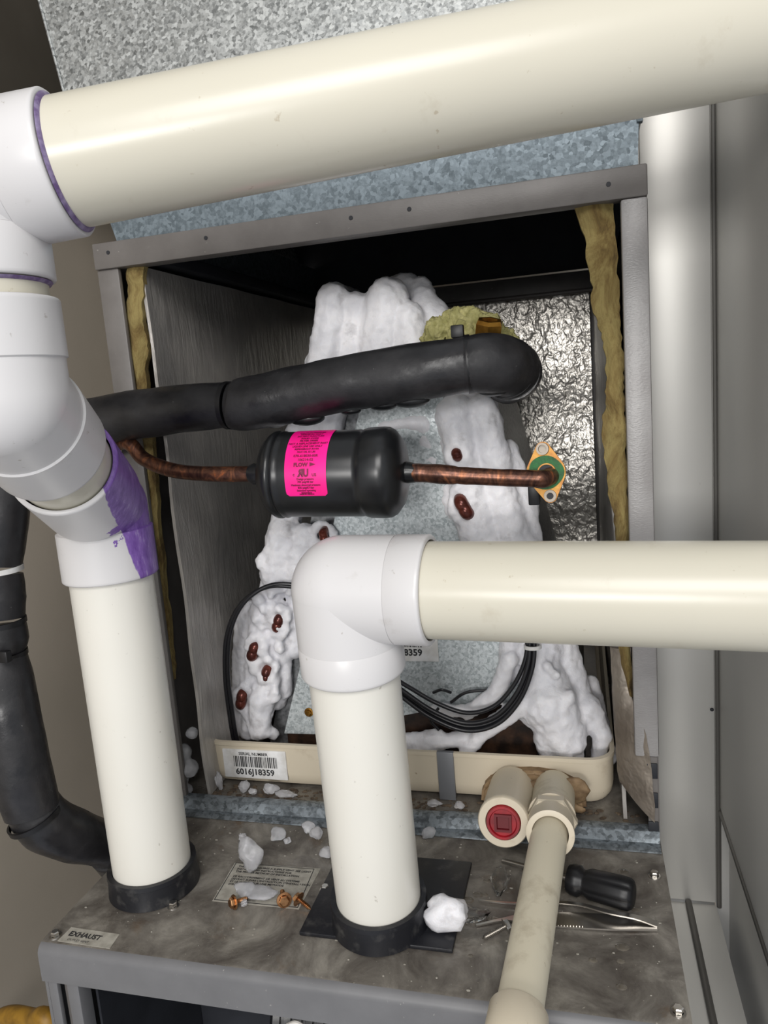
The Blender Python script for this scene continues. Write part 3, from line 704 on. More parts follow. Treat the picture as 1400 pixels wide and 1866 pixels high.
for k in range(70):   # crusty clumps on the lower limbs
    t = random.random()
    if k % 8: P_ = V((0.1091, 0.0600, 0.2100)).lerp(V((0.0696, 0.0620, 0.0451)), t) + V((random.uniform(-.016, .016), random.uniform(-.004, .004), 0))
    else: P_ = V((0.3527, 0.0500, 0.1354)).lerp(V((0.3733, 0.0460, 0.0616)), t) + V((random.uniform(-.018, .020), random.uniform(-.004, .006), 0))
    add_sphere(fr, P_, random.uniform(.003, .007), 2)
frost = remeshed(fr, 'frost', M_ice, co, .0020, .0046, .014, 5)
# copper return bends showing through the frost
def bend(p, q_, r, y, bulge=.006):
    a = V(p); b = V(q_); m = (a + b) / 2 + V((0, -bulge, 0)); a2 = a.lerp(m, .45) + V((0, -bulge * .55, 0)); b2 = b.lerp(m, .45) + V((0, -bulge * .55, 0))
    obj('return_bend', tube(spline([a + V((0, .012, 0)), a2, m, b2, b + V((0, .012, 0))], 6), r, 16), M_bend, co)
bend((0.1085, 0.0640, 0.1717), (0.1021, 0.0640, 0.1551), .0052, 0, .004); bend((0.0815, 0.0620, 0.1444), (0.0730, 0.0620, 0.1262), .0055, 0, .004)
bend((0.0883, 0.0650, 0.1174), (0.0854, 0.0650, 0.1025), .0052, 0, .004); bend((0.0583, 0.0670, 0.0917), (0.0531, 0.0670, 0.0727), .0054, 0, .004)
bend((0.2895, 0.0555, 0.3200), (0.2911, 0.0555, 0.3142), .0045, 0, .003); bend((0.2894, 0.0525, 0.2807), (0.2985, 0.0515, 0.2627), .0060, 0, .003)
bend((0.1633, 0.0520, 0.2554), (0.1645, 0.0520, 0.2451), .004, 0, .003)
# serial sticker on the delta plate
pw = obj('serial_label', box((0.2262, 0.0615, 0.1263), ((0.2601, 0.0615, 0.1269)[0], .0628, (0.2415, 0.0615, 0.1557)[2]), .0004), M_paper, co)
q = quadmap((0.2266, 0.0611, 0.1302), (1, 0, 0), (0, 0, 1), V((0, 0, 0)))
bm = textbm('18359', .0088, lambda x, y: q(x - .0035, y + .0020), bold=.0003)
merge(bm, barcode(q, -.004, .0185, .0100, .0200, 22, 9)); obj('barcode_print', bm, M_ink, pw, smooth=False)

# ice heaps on the deck left of the pan
bm = bmesh.new()
for p, r in (((0.0153, 0.0120, 0.0503), .008), ((0.0202, 0.0100, 0.0347), .009), ((0.0256, 0.0140, 0.0694), .006), ((0.0104, 0.0090, 0.0233), .008), ((0.0155, 0.0080, 0.0128), .006)): add_sphere(bm, p, r, 3)
io = remeshed(bm, 'ice_heap', M_chip, None, .0015, .003, .01, 3)
tag(io, 'translucent ice heaped between the pan and the left cabinet wall', 'ice')

# ================================================================ cables
cb = thing('sensor_cable', 'thin black cables arching beside the left frost', 'cable', (0.0505, 0.0450, 0.0439))
for k, dx in enumerate((0, 7)):
    P = [(0.1778, 0.0660, 0.1700), (0.1732, 0.0520, 0.1903), (0.1316, 0.0400, 0.2050), (0.1048, 0.0360, 0.2048), (0.0804, 0.0320, 0.1887), (0.0639, 0.0320, 0.1592), (0.0553, 0.0360, 0.1192), (0.0518, 0.0420, 0.0771), (0.0492, 0.0500, 0.0431), (0.0503, 0.0600, 0.0262)]
    obj('cable', tube(spline([V(p) + V((dx * .0005, 0, dx * .00035 - k * .0008)) for p in P], 8), .0021, 10), M_cable, cb)
cb = thing('capillary_bundle', 'bundle of four black cables looped beneath the long pipe', 'cable', (0.2871, 0.0300, 0.0784))
for k in range(4):
    a = (0, 0, .9, .3)[k]; s = (0, 1.4, 2.8, -.9)[k]
    P = [(0.2155, 0.0300, 0.1226), (0.2345, 0.0300, 0.1060), (0.2585, 0.0290, 0.0896), (0.2875, 0.0280, 0.0799), (0.3143, 0.0280, 0.0871), (0.3341, 0.0290, 0.1085), (0.3455, 0.0300, 0.1355), (0.3483, 0.0320, 0.1592), (0.3485, 0.0360, 0.1989), (0.3311, 0.0500, 0.2244)]
    nn = len(P); cen = V((0.2934, 0.0300, 0.1815))
    Q = []
    for i, p in enumerate(P):
        t = i / (nn - 1); spread = 1.0 + 1.6 * math.sin(math.pi * min(1, t * 1.4)) * (.5 if k != 2 else 1)
        dirc = (cen - V(p)).normalized(); Q.append(V(p) + dirc * .0017 * s * spread + V((0, -.002 if k % 2 else .001, 0)))
    obj('cable', tube(spline(Q, 8), .0020, 10), M_cable, cb)
obj('cable_tie', lathe((0.3480, 0.0310, 0.1533), (0, .05, 1), [(-.0015, .006), (-.0015, .0075), (.0015, .0075), (.0015, .006)], 24), M_paper, cb)['label'] = 'translucent tie'
for (a, b, c) in (((0.2542, 0.0550, 0.0990), (0.2631, 0.0500, 0.1040), (0.2706, 0.0550, 0.0995)), ((0.2700, 0.0550, 0.0899), (0.2853, 0.0520, 0.1012), (0.3073, 0.0560, 0.1027)), ((0.2580, 0.0500, 0.0649), (0.2514, 0.0480, 0.0763), (0.2594, 0.0500, 0.0864))):
    obj('loose_end', tube(spline([a, b, c]), .0014, 8), M_cable, cb)

# ================================================================ suction line in black foam
su = thing('suction_line', 'thick black foam-insulated suction line crossing the coil opening', 'insulated pipe', (0.1287, -0.0300, 0.3724))
def sleeve(name, P, R, wob=.05, n=8, parent=None, seg=28):
    pts = spline(P, n); m = len(pts); rs = []
    for i in range(m):
        t = i / (m - 1) * (len(R) - 1); k = min(int(t), len(R) - 2); rs.append(R[k] + (R[k+1] - R[k]) * (t - k))
    return obj(name, tube(pts, rs, seg, wob, 45), M_foam, parent, angle=60)
sleeve('foam_sleeve', [(-.060, -.012, .366), (-0.0049, -0.0280, 0.3687), (0.0340, -0.0300, 0.3722), (0.0756, -0.0310, 0.3739), (0.1218, -0.0320, 0.3747)], [.0200, .0205, .0205, .0200, .0195, .0178], parent=su)
sleeve('foam_sleeve', [(0.1269, -0.0330, 0.3739), (0.1374, -0.0330, 0.3736), (0.1820, -0.0330, 0.3789), (0.2269, -0.0330, 0.3842), (0.2738, -0.0320, 0.3873), (0.3167, -0.0300, 0.3905)], [.0175, .0205, .0213, .0213, .0213, .0210, .0200], parent=su)
sleeve('foam_elbow', [(0.3148, -0.0310, 0.3903), (0.3259, -0.0300, 0.3902), (0.3357, -0.0220, 0.3887), (0.3421, -0.0060, 0.3859), (0.3448, 0.0140, 0.3842)], [.0198, .0212, .0222, .0222, .0215], .03, parent=su)
sleeve('foam_stub', [(0.3431, 0.0040, 0.3834), (0.3434, 0.0300, 0.3818), (0.3348, 0.0700, 0.3780)], [.0225, .0225, .0215], .02, parent=su)
def ziptie(parent, c, d, r, head=None, mat=M_blackplastic, w=.004):
    z = obj('cable_tie', lathe(c, d, [(-w/2, r - .001), (-w/2, r + .0008), (w/2, r + .0008), (w/2, r - .001)], 40), mat, parent)
    if head is not None:
        h = V(head); add = box(h - V((.0046, .003, .0045)), h + V((.0046, .003, .0045)), .0008); obj('tie_head', add, mat, z)
d1 = V((0.1374, -0.0330, 0.3736)) - V((0.1218, -0.0320, 0.3747))
ziptie(su, (0.1243, -0.0325, 0.3741), d1, .0182); ziptie(su, (0.3167, -0.0300, 0.3902), V((0.3265, -0.0280, 0.3905)) - V((0.3067, -0.0310, 0.3898)), .0205, (0.3097, -0.0300, 0.4143))
ziptie(su, (0.3415, -0.0040, 0.3856), V((0.3448, 0.0140, 0.3842)) - V((0.3357, -0.0220, 0.3887)), .0222, None, M_foam, .003)
obj('bead', tube(spline([(0.3469, -0.0220, 0.3972), (0.3489, -0.0240, 0.3871), (0.3467, -0.0220, 0.3775), (0.3385, -0.0200, 0.3693)]), .0008, 8), M_blackgloss, su)
# wet drips under the sleeve
bm = bmesh.new(); random.seed(8)
DR = [(0.1391, -0.0300, 0.3595), (0.1599, -0.0300, 0.3564), (0.1878, -0.0300, 0.3576), (0.2240, -0.0300, 0.3611), (0.2503, -0.0300, 0.3638), (0.2718, -0.0300, 0.3656), (0.3115, -0.0300, 0.3719), (0.3329, -0.0250, 0.3682)]
for k, p in enumerate(DR): add_sphere(bm, V(p) + V((0, 0, .0018)), .0032 + .0012 * (k % 3), 3, (2.6, 1.6, 1.0))
tag(obj('drip_beads', bm, M_blackgloss, su), None, None, kind='stuff')

# brass valve and fluff behind the elbow
bv = thing('brass_valve', 'brass service cap sticking up behind the foam elbow', 'valve', (0.3235, 0.0300, 0.4008))
vb = V((0.3238, 0.0300, 0.4068)); vd = V((0.3278, 0.0240, 0.4265)) - vb
obj('stem', lathe(vb - vd * .3, vd, [(0, 0), (0, .0045), (.016, .0045), (.016, 0)], 20), M_brassdark, bv)
obj('cap', lathe(vb, vd, [(0, 0), (0, .0105), (.002, .0115), (.016, .0115), (.019, .010), (.019, .0068), (.013, .0062), (.013, 0)], 6), M_brassdark, bv, angle=20)
bm = bmesh.new()
for p, r in (((0.2810, 0.0550, 0.4212), .013), ((0.2955, 0.0550, 0.4288), .012), ((0.3091, 0.0550, 0.4252), .014), ((0.3202, 0.0550, 0.4197), .014), ((0.3327, 0.0600, 0.4076), .013), ((0.3025, 0.0500, 0.4167), .014), ((0.2759, 0.0550, 0.4149), .010), ((0.3394, 0.0550, 0.3979), .010)): add_sphere(bm, p, r, 3)
tag(remeshed(bm, 'insulation_fluff', M_fluff, None, .0014, .009, .006, 1), 'pale yellow-green fibreglass wad packed behind the foam elbow', 'insulation')

# ================================================================ filter drier, copper lines and flange
YD = -.045
ll = thing('liquid_line', 'heat-stained copper liquid line passing through the black drier', 'copper pipe', (0.3121, -0.0450, 0.3116))
obj('copper_tube', tube(spline([(-.03, -.012, .335), (0.0215, -0.0280, 0.3504), (0.0432, -0.0350, 0.3361), (0.0704, -0.0420, 0.3265), (0.1011, -0.0450, 0.3222), (0.1446, -0.0450, 0.3197)], 8), [.0060] * 33 + [.0063] * 8, 20, .03), M_copper, ll)['label'] = 'curved left copper run'
dj = [(0.2692, -0.0450, 0.3149), (0.2878, -0.0450, 0.3132), (0.3120, -0.0450, 0.3104), (0.3357, -0.0450, 0.3081), (0.3571, -0.0460, 0.3065), (0.3648, -0.0460, 0.3057), (0.3699, -0.0400, 0.3059), (0.3709, -0.0250, 0.3055), (0.3678, 0.0200, 0.3016), (0.3611, 0.0700, 0.2956)]
pts = spline(dj, 8); rs = [.0062 + .0008 * max(0, noise.noise(p * 110)) + (.0006 if i < 14 else 0) for i, p in enumerate(pts)]
obj('copper_tube', tube(pts, rs, 20, .04), M_copper, ll)
obj('solder_collar', tube([(0.2651, -0.0450, 0.3151), (0.2692, -0.0450, 0.3149), (0.2746, -0.0450, 0.3143)], [.0078, .0078, .0068], 20, .12, 200), M_blackgloss, ll)
obj('solder_collar', tube([(0.1413, -0.0450, 0.3199), (0.1450, -0.0450, 0.3197), (0.1501, -0.0450, 0.3194)], [.0066, .0082, .0082], 20, .12, 200), M_blackgloss, ll)
dl = V((0.1519, -0.0450, 0.3185)); drr = V((0.2680, -0.0450, 0.3154)); dax2 = (drr - dl).normalized(); LD = (drr - dl).length
fd = thing('filter_drier', 'black cylindrical filter drier with a hot pink label', 'filter drier', (dl + drr) / 2)
RD = .0328
prof = [(0, 0), (.0005, .010), (.003, .020), (.008, .0285), (.012, .0322), (.0145, .0338), (.0165, .0340), (.0182, .0332), (.0190, .0322), (.0200, .0332), (.0215, .0336), (.0232, .0328), (.026, RD),
        (LD - .034, RD), (LD - .0315, .0322), (LD - .030, .0332), (LD - .027, .0340), (LD - .016, .0342), (LD - .012, .0338), (LD - .0085, .0318), (LD - .0035, .0250), (LD - .001, .0150), (LD, 0)]
obj('shell', lathe(dl, dax2, prof, 72), M_blackgloss, fd, angle=60)
# curved pink label on the shell
e1 = (V(cam_pos) - (dl + drr) / 2); e1 = (e1 - dax2 * e1.dot(dax2)).normalized(); e2 = e1.cross(dax2).normalized()
if e2.z < 0: e2 = -e2
def onshell(x, s, lift=.0004):
    a = s / RD; return dl + dax2 * x + (e1 * math.cos(a) + e2 * math.sin(a)) * (RD + lift)
XL0, XL1 = .0320, .0640
bm = bmesh.new(); ns = 36; s0, s1 = -.0165, .050
def halfw(s):
    d = min(s - s0, s1 - s); return 0 if d > .003 else .003 - math.sqrt(max(0, .003 ** 2 - (.003 - d) ** 2))
rows_ = []
for i in range(ns + 1):
    s = s0 + (s1 - s0) * (i / ns)
    if i == 0: s = s0 + .0001
    rows_.append([bm.verts.new(onshell(XL0 + halfw(s), s)), bm.verts.new(onshell((XL0 + XL1) / 2, s)), bm.verts.new(onshell(XL1 - halfw(s), s))])
for a, b in zip(rows_, rows_[1:]):
    for k in range(2): bm.faces.new([a[k], a[k+1], b[k+1], b[k]])
pk = obj('pink_label', bm, M_pink, fd); pk['label'] = 'hot pink curved printed label'
bm = bmesh.new()
lines = [(.0375, .0022, 'CAUTION PRESSURE'), (.0345, .0024, 'HERMETIC PART'), (.0318, .0022, 'DO NOT PUNCTURE'), (.0290, .0024, 'SOLID CORE'), (.0262, .0024, 'FILTER DRIER'), (.0234, .0024, 'NOT A REPLACEMENT PART'), (.0208, .0022, 'LIQUID LINE USE ONLY'), (.0184, .0020, 'REFRIGERANT R410A'), (.0160, .0020, 'MAX OIL 55 LBS'),
         (.0126, .0028, '070-618030-00R'), (.0096, .0028, '106214-02'), (-.0040, .0020, 'Design pressure'), (-.0061, .0020, '700 psig/48 bar'), (-.0083, .0019, 'Maximum abnormal pressure'),
         (-.0104, .0020, '825 psig/57 bar'), (-.0124, .0018, 'Saturated operating'), (-.0140, .0016, 'temperature'), (-.0152, .0014, 'MADE IN MEXICO')]
xm = (XL0 + XL1) / 2
for y, sz, s in lines:
    merge(bm, textbm(s, sz, lambda X, Y, y=y: onshell(xm + X, y + Y, .0007), 'CENTER', .00008))
merge(bm, textbm('FLOW', .0038, lambda X, Y: onshell(xm - .0035 + X, .0056 + Y, .0007), 'CENTER', .0002))
bm.faces.new([bm.verts.new(onshell(xm + a, b, .0007)) for a, b in ((.0035, .0055), (.0082, .0070), (.0035, .0085))])
merge(bm, textbm('R', .0074, lambda X, Y: onshell(xm - .0012 - X * .95, -.0015 + Y, .0007), 'LEFT', .0004))
merge(bm, textbm('U', .0074, lambda X, Y: onshell(xm - .0014 + X * .8, -.0015 + Y, .0007), 'LEFT', .0004))
merge(bm, textbm('US', .0030, lambda X, Y: onshell(xm + .0052 + X, -.0015 + Y, .0007), 'LEFT', .0001))
merge(bm, textbm('c', .0034, lambda X, Y: onshell(xm - .0094 + X, -.0012 + Y, .0007), 'LEFT', .0001))
obj('label_text', bm, M_pinkink, pk, smooth=False)

# flange plate with green gasket on the copper stub
fp = thing('flange_plate', 'diamond-shaped brassy flange with green gasket at the copper stub', 'flange', (0.3668, -0.0300, 0.3079))
fc = V((0.3681, -0.0320, 0.3085)); fy = V((-.08, -1, .10)).normalized(); fup = V((-.03, .1, 1)); fup = (fup - fy * fup.dot(fy)).normalized(); fr_ = fup.cross(fy).normalized()
if fr_.x < 0: fr_ = -fr_
def F(x, z, h=0): return fc + fr_ * x + fup * z + fy * h
outl = []
def arc(cx, cz, r, a0, a1, n=8):
    for k in range(n + 1):
        a = math.radians(a0 + (a1 - a0) * k / n); outl.append((cx + r * math.cos(a), cz + r * math.sin(a)))
arc(-.001, .0172, .0052, 25, 155); arc(0, 0, .0140, 155, 205); arc(.002, -.0172, .0050, 215, 325); arc(0, 0, .0140, -25, 25)
obj('plate', prism([F(x, z) for x, z in outl], -fy * .0022), M_brass, fp, smooth=False)
def disc(name, x, z, r, h, mat, par, seg=24, r2=None): 
    p = [(0, 0), (0, r), (h, r * .96), (h, r2 if r2 else 0)] + ([(0, r2)] if r2 else []); return obj(name, lathe(F(x, z, .0002), fy, p, seg), mat, par)
g1 = [(.0126 * math.cos(a) * (1 + .06 * math.cos(3 * a)), .0124 * math.sin(a)) for a in [2 * math.pi * k / 28 for k in range(28)]]
obj('gasket', prism([F(x, z, .0014) for x, z in g1], -fy * .0012), M_green, fp, smooth=False)
disc('port_rim', .0008, .0, .0070, .0024, M_brass, fp, 32, .0058); disc('port_hole', .0008, 0, .0057, .0018, M_black, fp, 32)
disc('rivet_tube', -.001, .0172, .0046, .0030, M_rivet, fp, 24, .003); disc('rivet_tube', .002, -.0172, .0046, .0010, M_rivet, fp, 24, .0025); disc('rivet_hole', .002, -.0172, .0024, .0012, M_black, fp, 16)
obj('back_clamp', box(F(-.016, -.022, -.020), F(-.006, -.006, -.004), .001), M_blackplastic, fp)

# ================================================================ PVC vent pipes
RP = .03015; RH = .0335
def elbow(name, label, C, d1, L1, d2, L2, mat, rbody=RH - .0003, rh=RH + .0008, hs=.5):
    C = V(C); d1 = V(d1).normalized(); d2 = V(d2).normalized()
    t = thing(name, label, 'pipe fitting', C)
    bm = bmesh.new(); bmesh.ops.create_uvsphere(bm, u_segments=56, v_segments=28, radius=rbody, matrix=Matrix.Translation(C))
    add_lathe(bm, C, d1, [(0, rbody), (L1 * hs, rbody)], 64); add_lathe(bm, C, d2, [(0, rbody), (L2 * hs, rbody)], 64)
    obj('body', bm, mat, t, angle=80)
    for d, L in ((d1, L1), (d2, L2)):
        obj('socket', lathe(C + d * (L * hs - .001), d, [(0, rbody - .001), (.0015, rh), (L * (1 - hs) - .0015, rh), (L * (1 - hs), rh), (L * (1 - hs) + .0009, rh - .0007), (L * (1 - hs) + .001, RP + .0012), (L * (1 - hs) - .004, RP + .0010)], 72), mat, t, angle=50)
    return t
def pipe(name, label, a, b, mat, r=RP, seg=72, n=24):
    a = V(a); b = V(b); d = (b - a); bm = bmesh.new()
    add_lathe(bm, a, d, [(0, r - .004), (0, r)] + [(d.length * k / n, r) for k in range(1, n)] + [(d.length, r), (d.length, r - .004), (0, r - .004)], seg)
    o = obj(name, bm, mat, None, angle=50); return tag(o, label, 'pipe')
# upper run
UL = V((.104, -.2523, .4935)); UR = V((.60, -.1185, .5500)); ud = (UR - UL).normalized()
pipe('vent_pipe', 'large cream pipe sloping across the top of the picture', UL + ud * .020, UR, M_cream)
ue = elbow('pipe_elbow', 'white ninety-degree elbow at the upper left end of the top pipe', UL, ud, .050, (0, 0, -1), .048, M_white, RH + .0005, RH + .0008)
obj('primer_ring', lathe(UL + ud * .0506, ud, [(0, RP), (0, RP + .0022), (.0012, RP + .0012), (.0016, RP)], 64), M_primer, ue)
obj('primer_ring', lathe(UL + V((0, 0, -.0486)), (0, 0, -1), [(0, RP), (0, RP + .0022), (.0012, RP + .0012), (.0016, RP)], 64), M_primer, ue)
B1 = V((.104, -.2523, .388)); B2 = V((.0500, -.1085, .3075)); dg = (B2 - B1).normalized()
pipe('pipe_nipple', 'short cream pipe stub between the two upper left fittings', UL + V((0, 0, -.030)), B1 + V((0, 0, .030)), M_cream)
elbow('pipe_bend', 'white forty-five-degree bend below the upper left elbow', B1, (0, 0, 1), .0485, dg, .064, M_white, RH, RH + .0012, .38)
Lg = (B2 - B1).length
pipe('pipe_nipple', 'short cream pipe stub just above the purple-stained bend', B1 + dg * .050, B2 - dg * .045, M_cream)
be = elbow('pipe_bend', 'white bend splashed with purple primer atop the left standing pipe', B2, -dg, .084, (.0, .0, -1), .052, M_purplewhite, RH - .001, RH + .0008, .30)
pipe('vent_pipe', 'left standing cream pipe rising from the furnace top', (.0501, -.1077, .008), B2 + V((0, 0, -.012)), M_wpipe)
# lower run
E2 = V((.2440, -.1400, .2465)); LR = V((0.4888, -0.1525, 0.2501)); LL = V((0.3057, -0.1440, 0.2525)); ld = (LR - LL).normalized(); E2 = LL - ld * ((LL.x - E2.x) / ld.x)
B0 = V((.2427, -.1226, .006)); dn = (B0 - E2).normalized()
pipe('vent_pipe', 'cream pipe running level to the right edge at mid height', E2 + ld * .02, LR + ld * .06, M_cream)
elbow('pipe_elbow', 'large white elbow in the middle of the picture', E2, ld, .0570, dn, .0560, M_white, RH + .0008, RH + .0010, .62)
pipe('vent_pipe', 'shorter cream pipe standing on the black gasket plate', B0, E2 + dn * .03, M_wpipe)
# rubber boots
def boot(label, c, d, h=.019):
    t = thing('rubber_boot', label, 'rubber boot', c)
    c = V(c)
    obj('boot_wall', lathe(c, d, [(0, RP), (0, RP + .0052), (.003, RP + .0048), (h - .004, RP + .0040), (h - .0035, RP + .0046), (h, RP + .0042), (h, RP + .0006), (.002, RP + .0004)], 64, .01), M_rubber, t)
    return t
b1 = boot('black rubber boot around the foot of the left pipe', (.0501, -.1077, .0008), (0, 0, 1))
gp = thing('gasket_plate', 'flat square black plate beneath the middle pipe', 'plate', (.243, -.097, 0))
obj('plate', box((.1885, -.1455, .0004), (.2985, -.050, .0036), .0008), M_rubber, gp)
boot('black rubber boot around the foot of the middle pipe', (B0.x, B0.y, .004), -dn, .020)

# ================================================================ left-side insulated line
ls = thing('insulated_riser', 'black foam-wrapped line running down the far left', 'insulated pipe', (-.055, -.10, .10))
sleeve('foam_sleeve', [(-.050, -.020, .366), (-.046, -.050, .362), (-0.0506, -0.0767, 0.3615), (-0.0541, -0.0819, 0.3357), (-0.0581, -0.0902, 0.2926), (-0.0618, -0.0963, 0.2625)], [.0185, .021, .021, .0205, .020, .018], .04, parent=ls)
sleeve('foam_sleeve', [(-0.0620, -0.0974, 0.2560), (-0.0627, -0.1009, 0.2365), (-0.0624, -0.1036, 0.2199)], [.0185, .0215, .0190], .06, parent=ls)
sleeve('foam_sleeve', [(-0.0626, -0.1045, 0.2147), (-0.0621, -0.1062, 0.2038), (-0.0625, -0.1080, 0.1939)], [.0200, .0215, .0190], .06, parent=ls)
sleeve('foam_sleeve', [(-0.0617, -0.1084, 0.1904), (-0.0599, -0.1111, 0.1711), (-0.0551, -0.1157, 0.1359), (-0.0532, -0.1162, 0.0984), (-0.0495, -0.1160, 0.0624)], [.0195, .0215, .0222, .0225, .0228, .0215], .04, parent=ls)
sleeve('foam_elbow', [(-0.0532, -0.1138, 0.0691), (-0.0453, -0.1072, 0.0451), (-0.0371, -0.0878, 0.0225), (-0.0329, -0.0641, 0.0007), (-0.0320, -0.0411, -0.0198)], [.0205, .0225, .0215, .0195, .0190], .05, parent=ls)
sleeve('foam_sleeve', [(-0.0331, -0.0508, -0.0135), (-0.0533, -0.0033, -0.0734), (-0.0794, 0.0405, -0.1454), (-0.1004, 0.0653, -0.2143)], [.0200, .0205, .0205, .0205], .03, parent=ls)
ziptie(ls, (-0.0619, -0.0969, 0.2590), (0, 0, 1), .0185, None, M_paper); ziptie(ls, (-0.0616, -0.1038, 0.2173), (0, 0, 1), .0190); ziptie(ls, (-0.0621, -0.1082, 0.1917), (0, 0, 1), .0195, (-0.0403, -0.1275, 0.1979))
ziptie(ls, (-0.0485, -0.1148, 0.0554), V((-0.0454, -0.1080, 0.0407)) - V((-0.0534, -0.1151, 0.0738)), .0215, (-0.0520, -0.1284, 0.0549))
# yellow gas tube
gt = obj('gas_tube', tube(spline([(-.245, -.05, -.27), (-0.1600, -0.0797, -0.1839), (-0.1100, -0.0912, -0.1651), (-0.0800, -0.0987, -0.1623), (-.06, -.06, -.30), (-.045, -.06, -.60), (-.045, -.06, -.84)], 8), .0085, 20, .01), M_gas)
tag(gt, 'yellow gas tube low at the left of the furnace', 'gas pipe')

# ================================================================ loose items on the furnace top
def loosescrew(label, head, tip, mat, r=.0038, sr=.0018, name='loose_screw'):
    h = V(head); t_ = V(tip); d = (h - t_).normalized()
    bm = bmesh.new(); hexscrew(bm, h, d, r, .0032, (h - t_).length, sr)
    o = obj(name, bm, mat, None, angle=25)
    return tag(o, label, 'screw')
Z = .0048
def onz(p, z): return (p[0], p[1], z)
loosescrew('coppery hex screw lying at the left corner of the instruction sticker', (0.1291, -0.1257, 0.0055), (0.1366, -0.1162, 0.0030), M_screwcu)
loosescrew('coppery hex screw standing on its point at the sticker, washer toward camera', (0.1665, -0.1181, 0.0058), (0.1579, -0.1025, 0.0018), M_screwcu, .0040)
loosescrew('coppery hex screw with its point toward the gasket plate', (0.1775, -0.1158, 0.0058), (0.1887, -0.1201, 0.0016), M_screwcu)
loosescrew('long silver screw beside the tweezer tips', (0.3315, -0.1211, 0.0060), (0.3164, -0.1298, 0.0014), M_steel, .0036, .0020)
# screwdriver
sd = thing('screwdriver', 'small screwdriver with fluted black handle behind the drain pipe', 'screwdriver', (0.3962, -0.0640, 0.0000))
h0 = V((0.3726, -0.0714, 0.0118)); h1 = V((0.4187, -0.0842, 0.0118)); hd = (h1 - h0).normalized(); LH = (h1 - h0).length
bm = bmesh.new(); u2, v2 = frame(hd); segs = 60; rings = []
for t, r, fl in ((0, .006, 0), (.001, .0095, 0), (.004, .0108, .4), (.009, .0110, .4), (.0115, .0088, 0), (.0135, .0088, 0), (.017, .0108, 1), (LH - .008, .0114, 1), (LH - .003, .0110, 1), (LH - .001, .0095, .3), (LH, .0075, 0)):
    rg = []
    for k in range(segs):
        a = 2 * math.pi * k / segs; rr_ = r - .0011 * fl * max(0, math.cos(6 * a)) ** 2; rg.append(bm.verts.new(h0 + hd * t + (u2 * math.cos(a) + v2 * math.sin(a)) * rr_))
    rings.append(rg)
for a, b in zip(rings, rings[1:]):
    for k in range(segs): bm.faces.new([a[k], b[k], b[(k+1) % segs], a[(k+1) % segs]])
bm.faces.new(rings[0]); bm.faces.new(rings[-1][::-1]); obj('handle', bm, M_blackplastic, sd, angle=50)
tip = V((0.3227, -0.0459, 0.0040)); dv = (tip - h0).normalized()
obj('shaft', tube([h0 + hd * .002, h0.lerp(tip, .5), tip], [.0022, .0020, .0019], 14), M_steel, sd)
# tweezers
tw = thing('tweezers', 'steel tweezers lying flat across the right of the furnace top', 'tweezers', (0.4317, -0.0958, -0.0000))
def strip(P, Wd, th, n=8):
    """flat bar along P, half widths Wd, lying level"""
    pts = spline(P, n); m = len(pts); bm = bmesh.new(); rg = []
    for i, p in enumerate(pts):
        t = i / (m - 1) * (len(Wd) - 1); k = min(int(t), len(Wd) - 2); wd = Wd[k] + (Wd[k+1] - Wd[k]) * (t - k)
        d = (pts[min(i+1, m-1)] - pts[max(i-1, 0)]).normalized(); s = d.cross(V((0, 0, 1))).normalized(); up = s.cross(d)
        if up.z < 0: up = -up
        rg.append([bm.verts.new(p + s * a * wd + up * b * th) for a, b in ((-1, -1), (1, -1), (1, 1), (-1, 1))])
    for a, b in zip(rg, rg[1:]):
        for k in range(4): bm.faces.new([a[k], b[k], b[(k+1) % 4], a[(k+1) % 4]])
    bm.faces.new(rg[0]); bm.faces.new(rg[-1][::-1]); return bm
obj('arm', strip([(0.3106, -0.1171, 0.0012), (0.3354, -0.1071, 0.0016), (0.3656, -0.1039, 0.0018), (0.3971, -0.1013, 0.0018), (0.4318, -0.0987, 0.0014)], [.0007, .0014, .0062, .0076, .0074, .0052], .0006), M_steel, tw)
obj('arm', strip([(0.3098, -0.0923, 0.0020), (0.3362, -0.0927, 0.0030), (0.3750, -0.0910, 0.0060), (0.4010, -0.0982, 0.0075), (0.4191, -0.0979, 0.0052), (0.4325, -0.0988, 0.0024)], [.0006, .0008, .0014, .0018, .0022, .0030], .0005), M_steel, tw)
a0 = V((0.3668, -0.1049, 0.0027)); a1 = V((0.3831, -0.1035, 0.0027))
for k in range(9):
    c = a0.lerp(a1, k / 8); obj('grip_ridge', box(c - V((.0003, .0055, .0004)), c + V((.0003, .0055, .0003))), M_steel, tw, smooth=False)
# ice pieces
def icechip(label, c, s, seed, mat=M_chip, group=None, name='ice_chip', sq=(1, 1, .8)):
    random.seed(seed); bm = bmesh.new(); bmesh.ops.create_icosphere(bm, subdivisions=3, radius=s)
    off = V((seed * 3.1, seed * 1.7, 0))
    for v in bm.verts:
        n_ = noise.noise(v.co / s * .9 + off) * .55 + noise.noise(v.co / s * 2.3 + off) * .22
        v.co *= 1 + n_; v.co = V((v.co.x * sq[0], v.co.y * sq[1], v.co.z * sq[2]))
    lo = min(v.co.z for v in bm.verts); 
    for v in bm.verts: v.co += V((c[0], c[1], c[2] - lo - .0002))
    return tag(obj(name, bm, mat, None, angle=70), label, 'ice', group)
icechip('rounded white lump of ice resting beside the middle boot', onz((0.2917, -0.1245, 0.0030), .0034), .0135, 12, M_ice, None, 'ice_lump', (1.2, .8, .8))
icechip('flat clear ice sliver right of the white lump', onz((0.3067, -0.1060, 0.0000), .0002), .009, 5, M_glass, None, 'ice_sliver', (1.2, 1.0, .18))
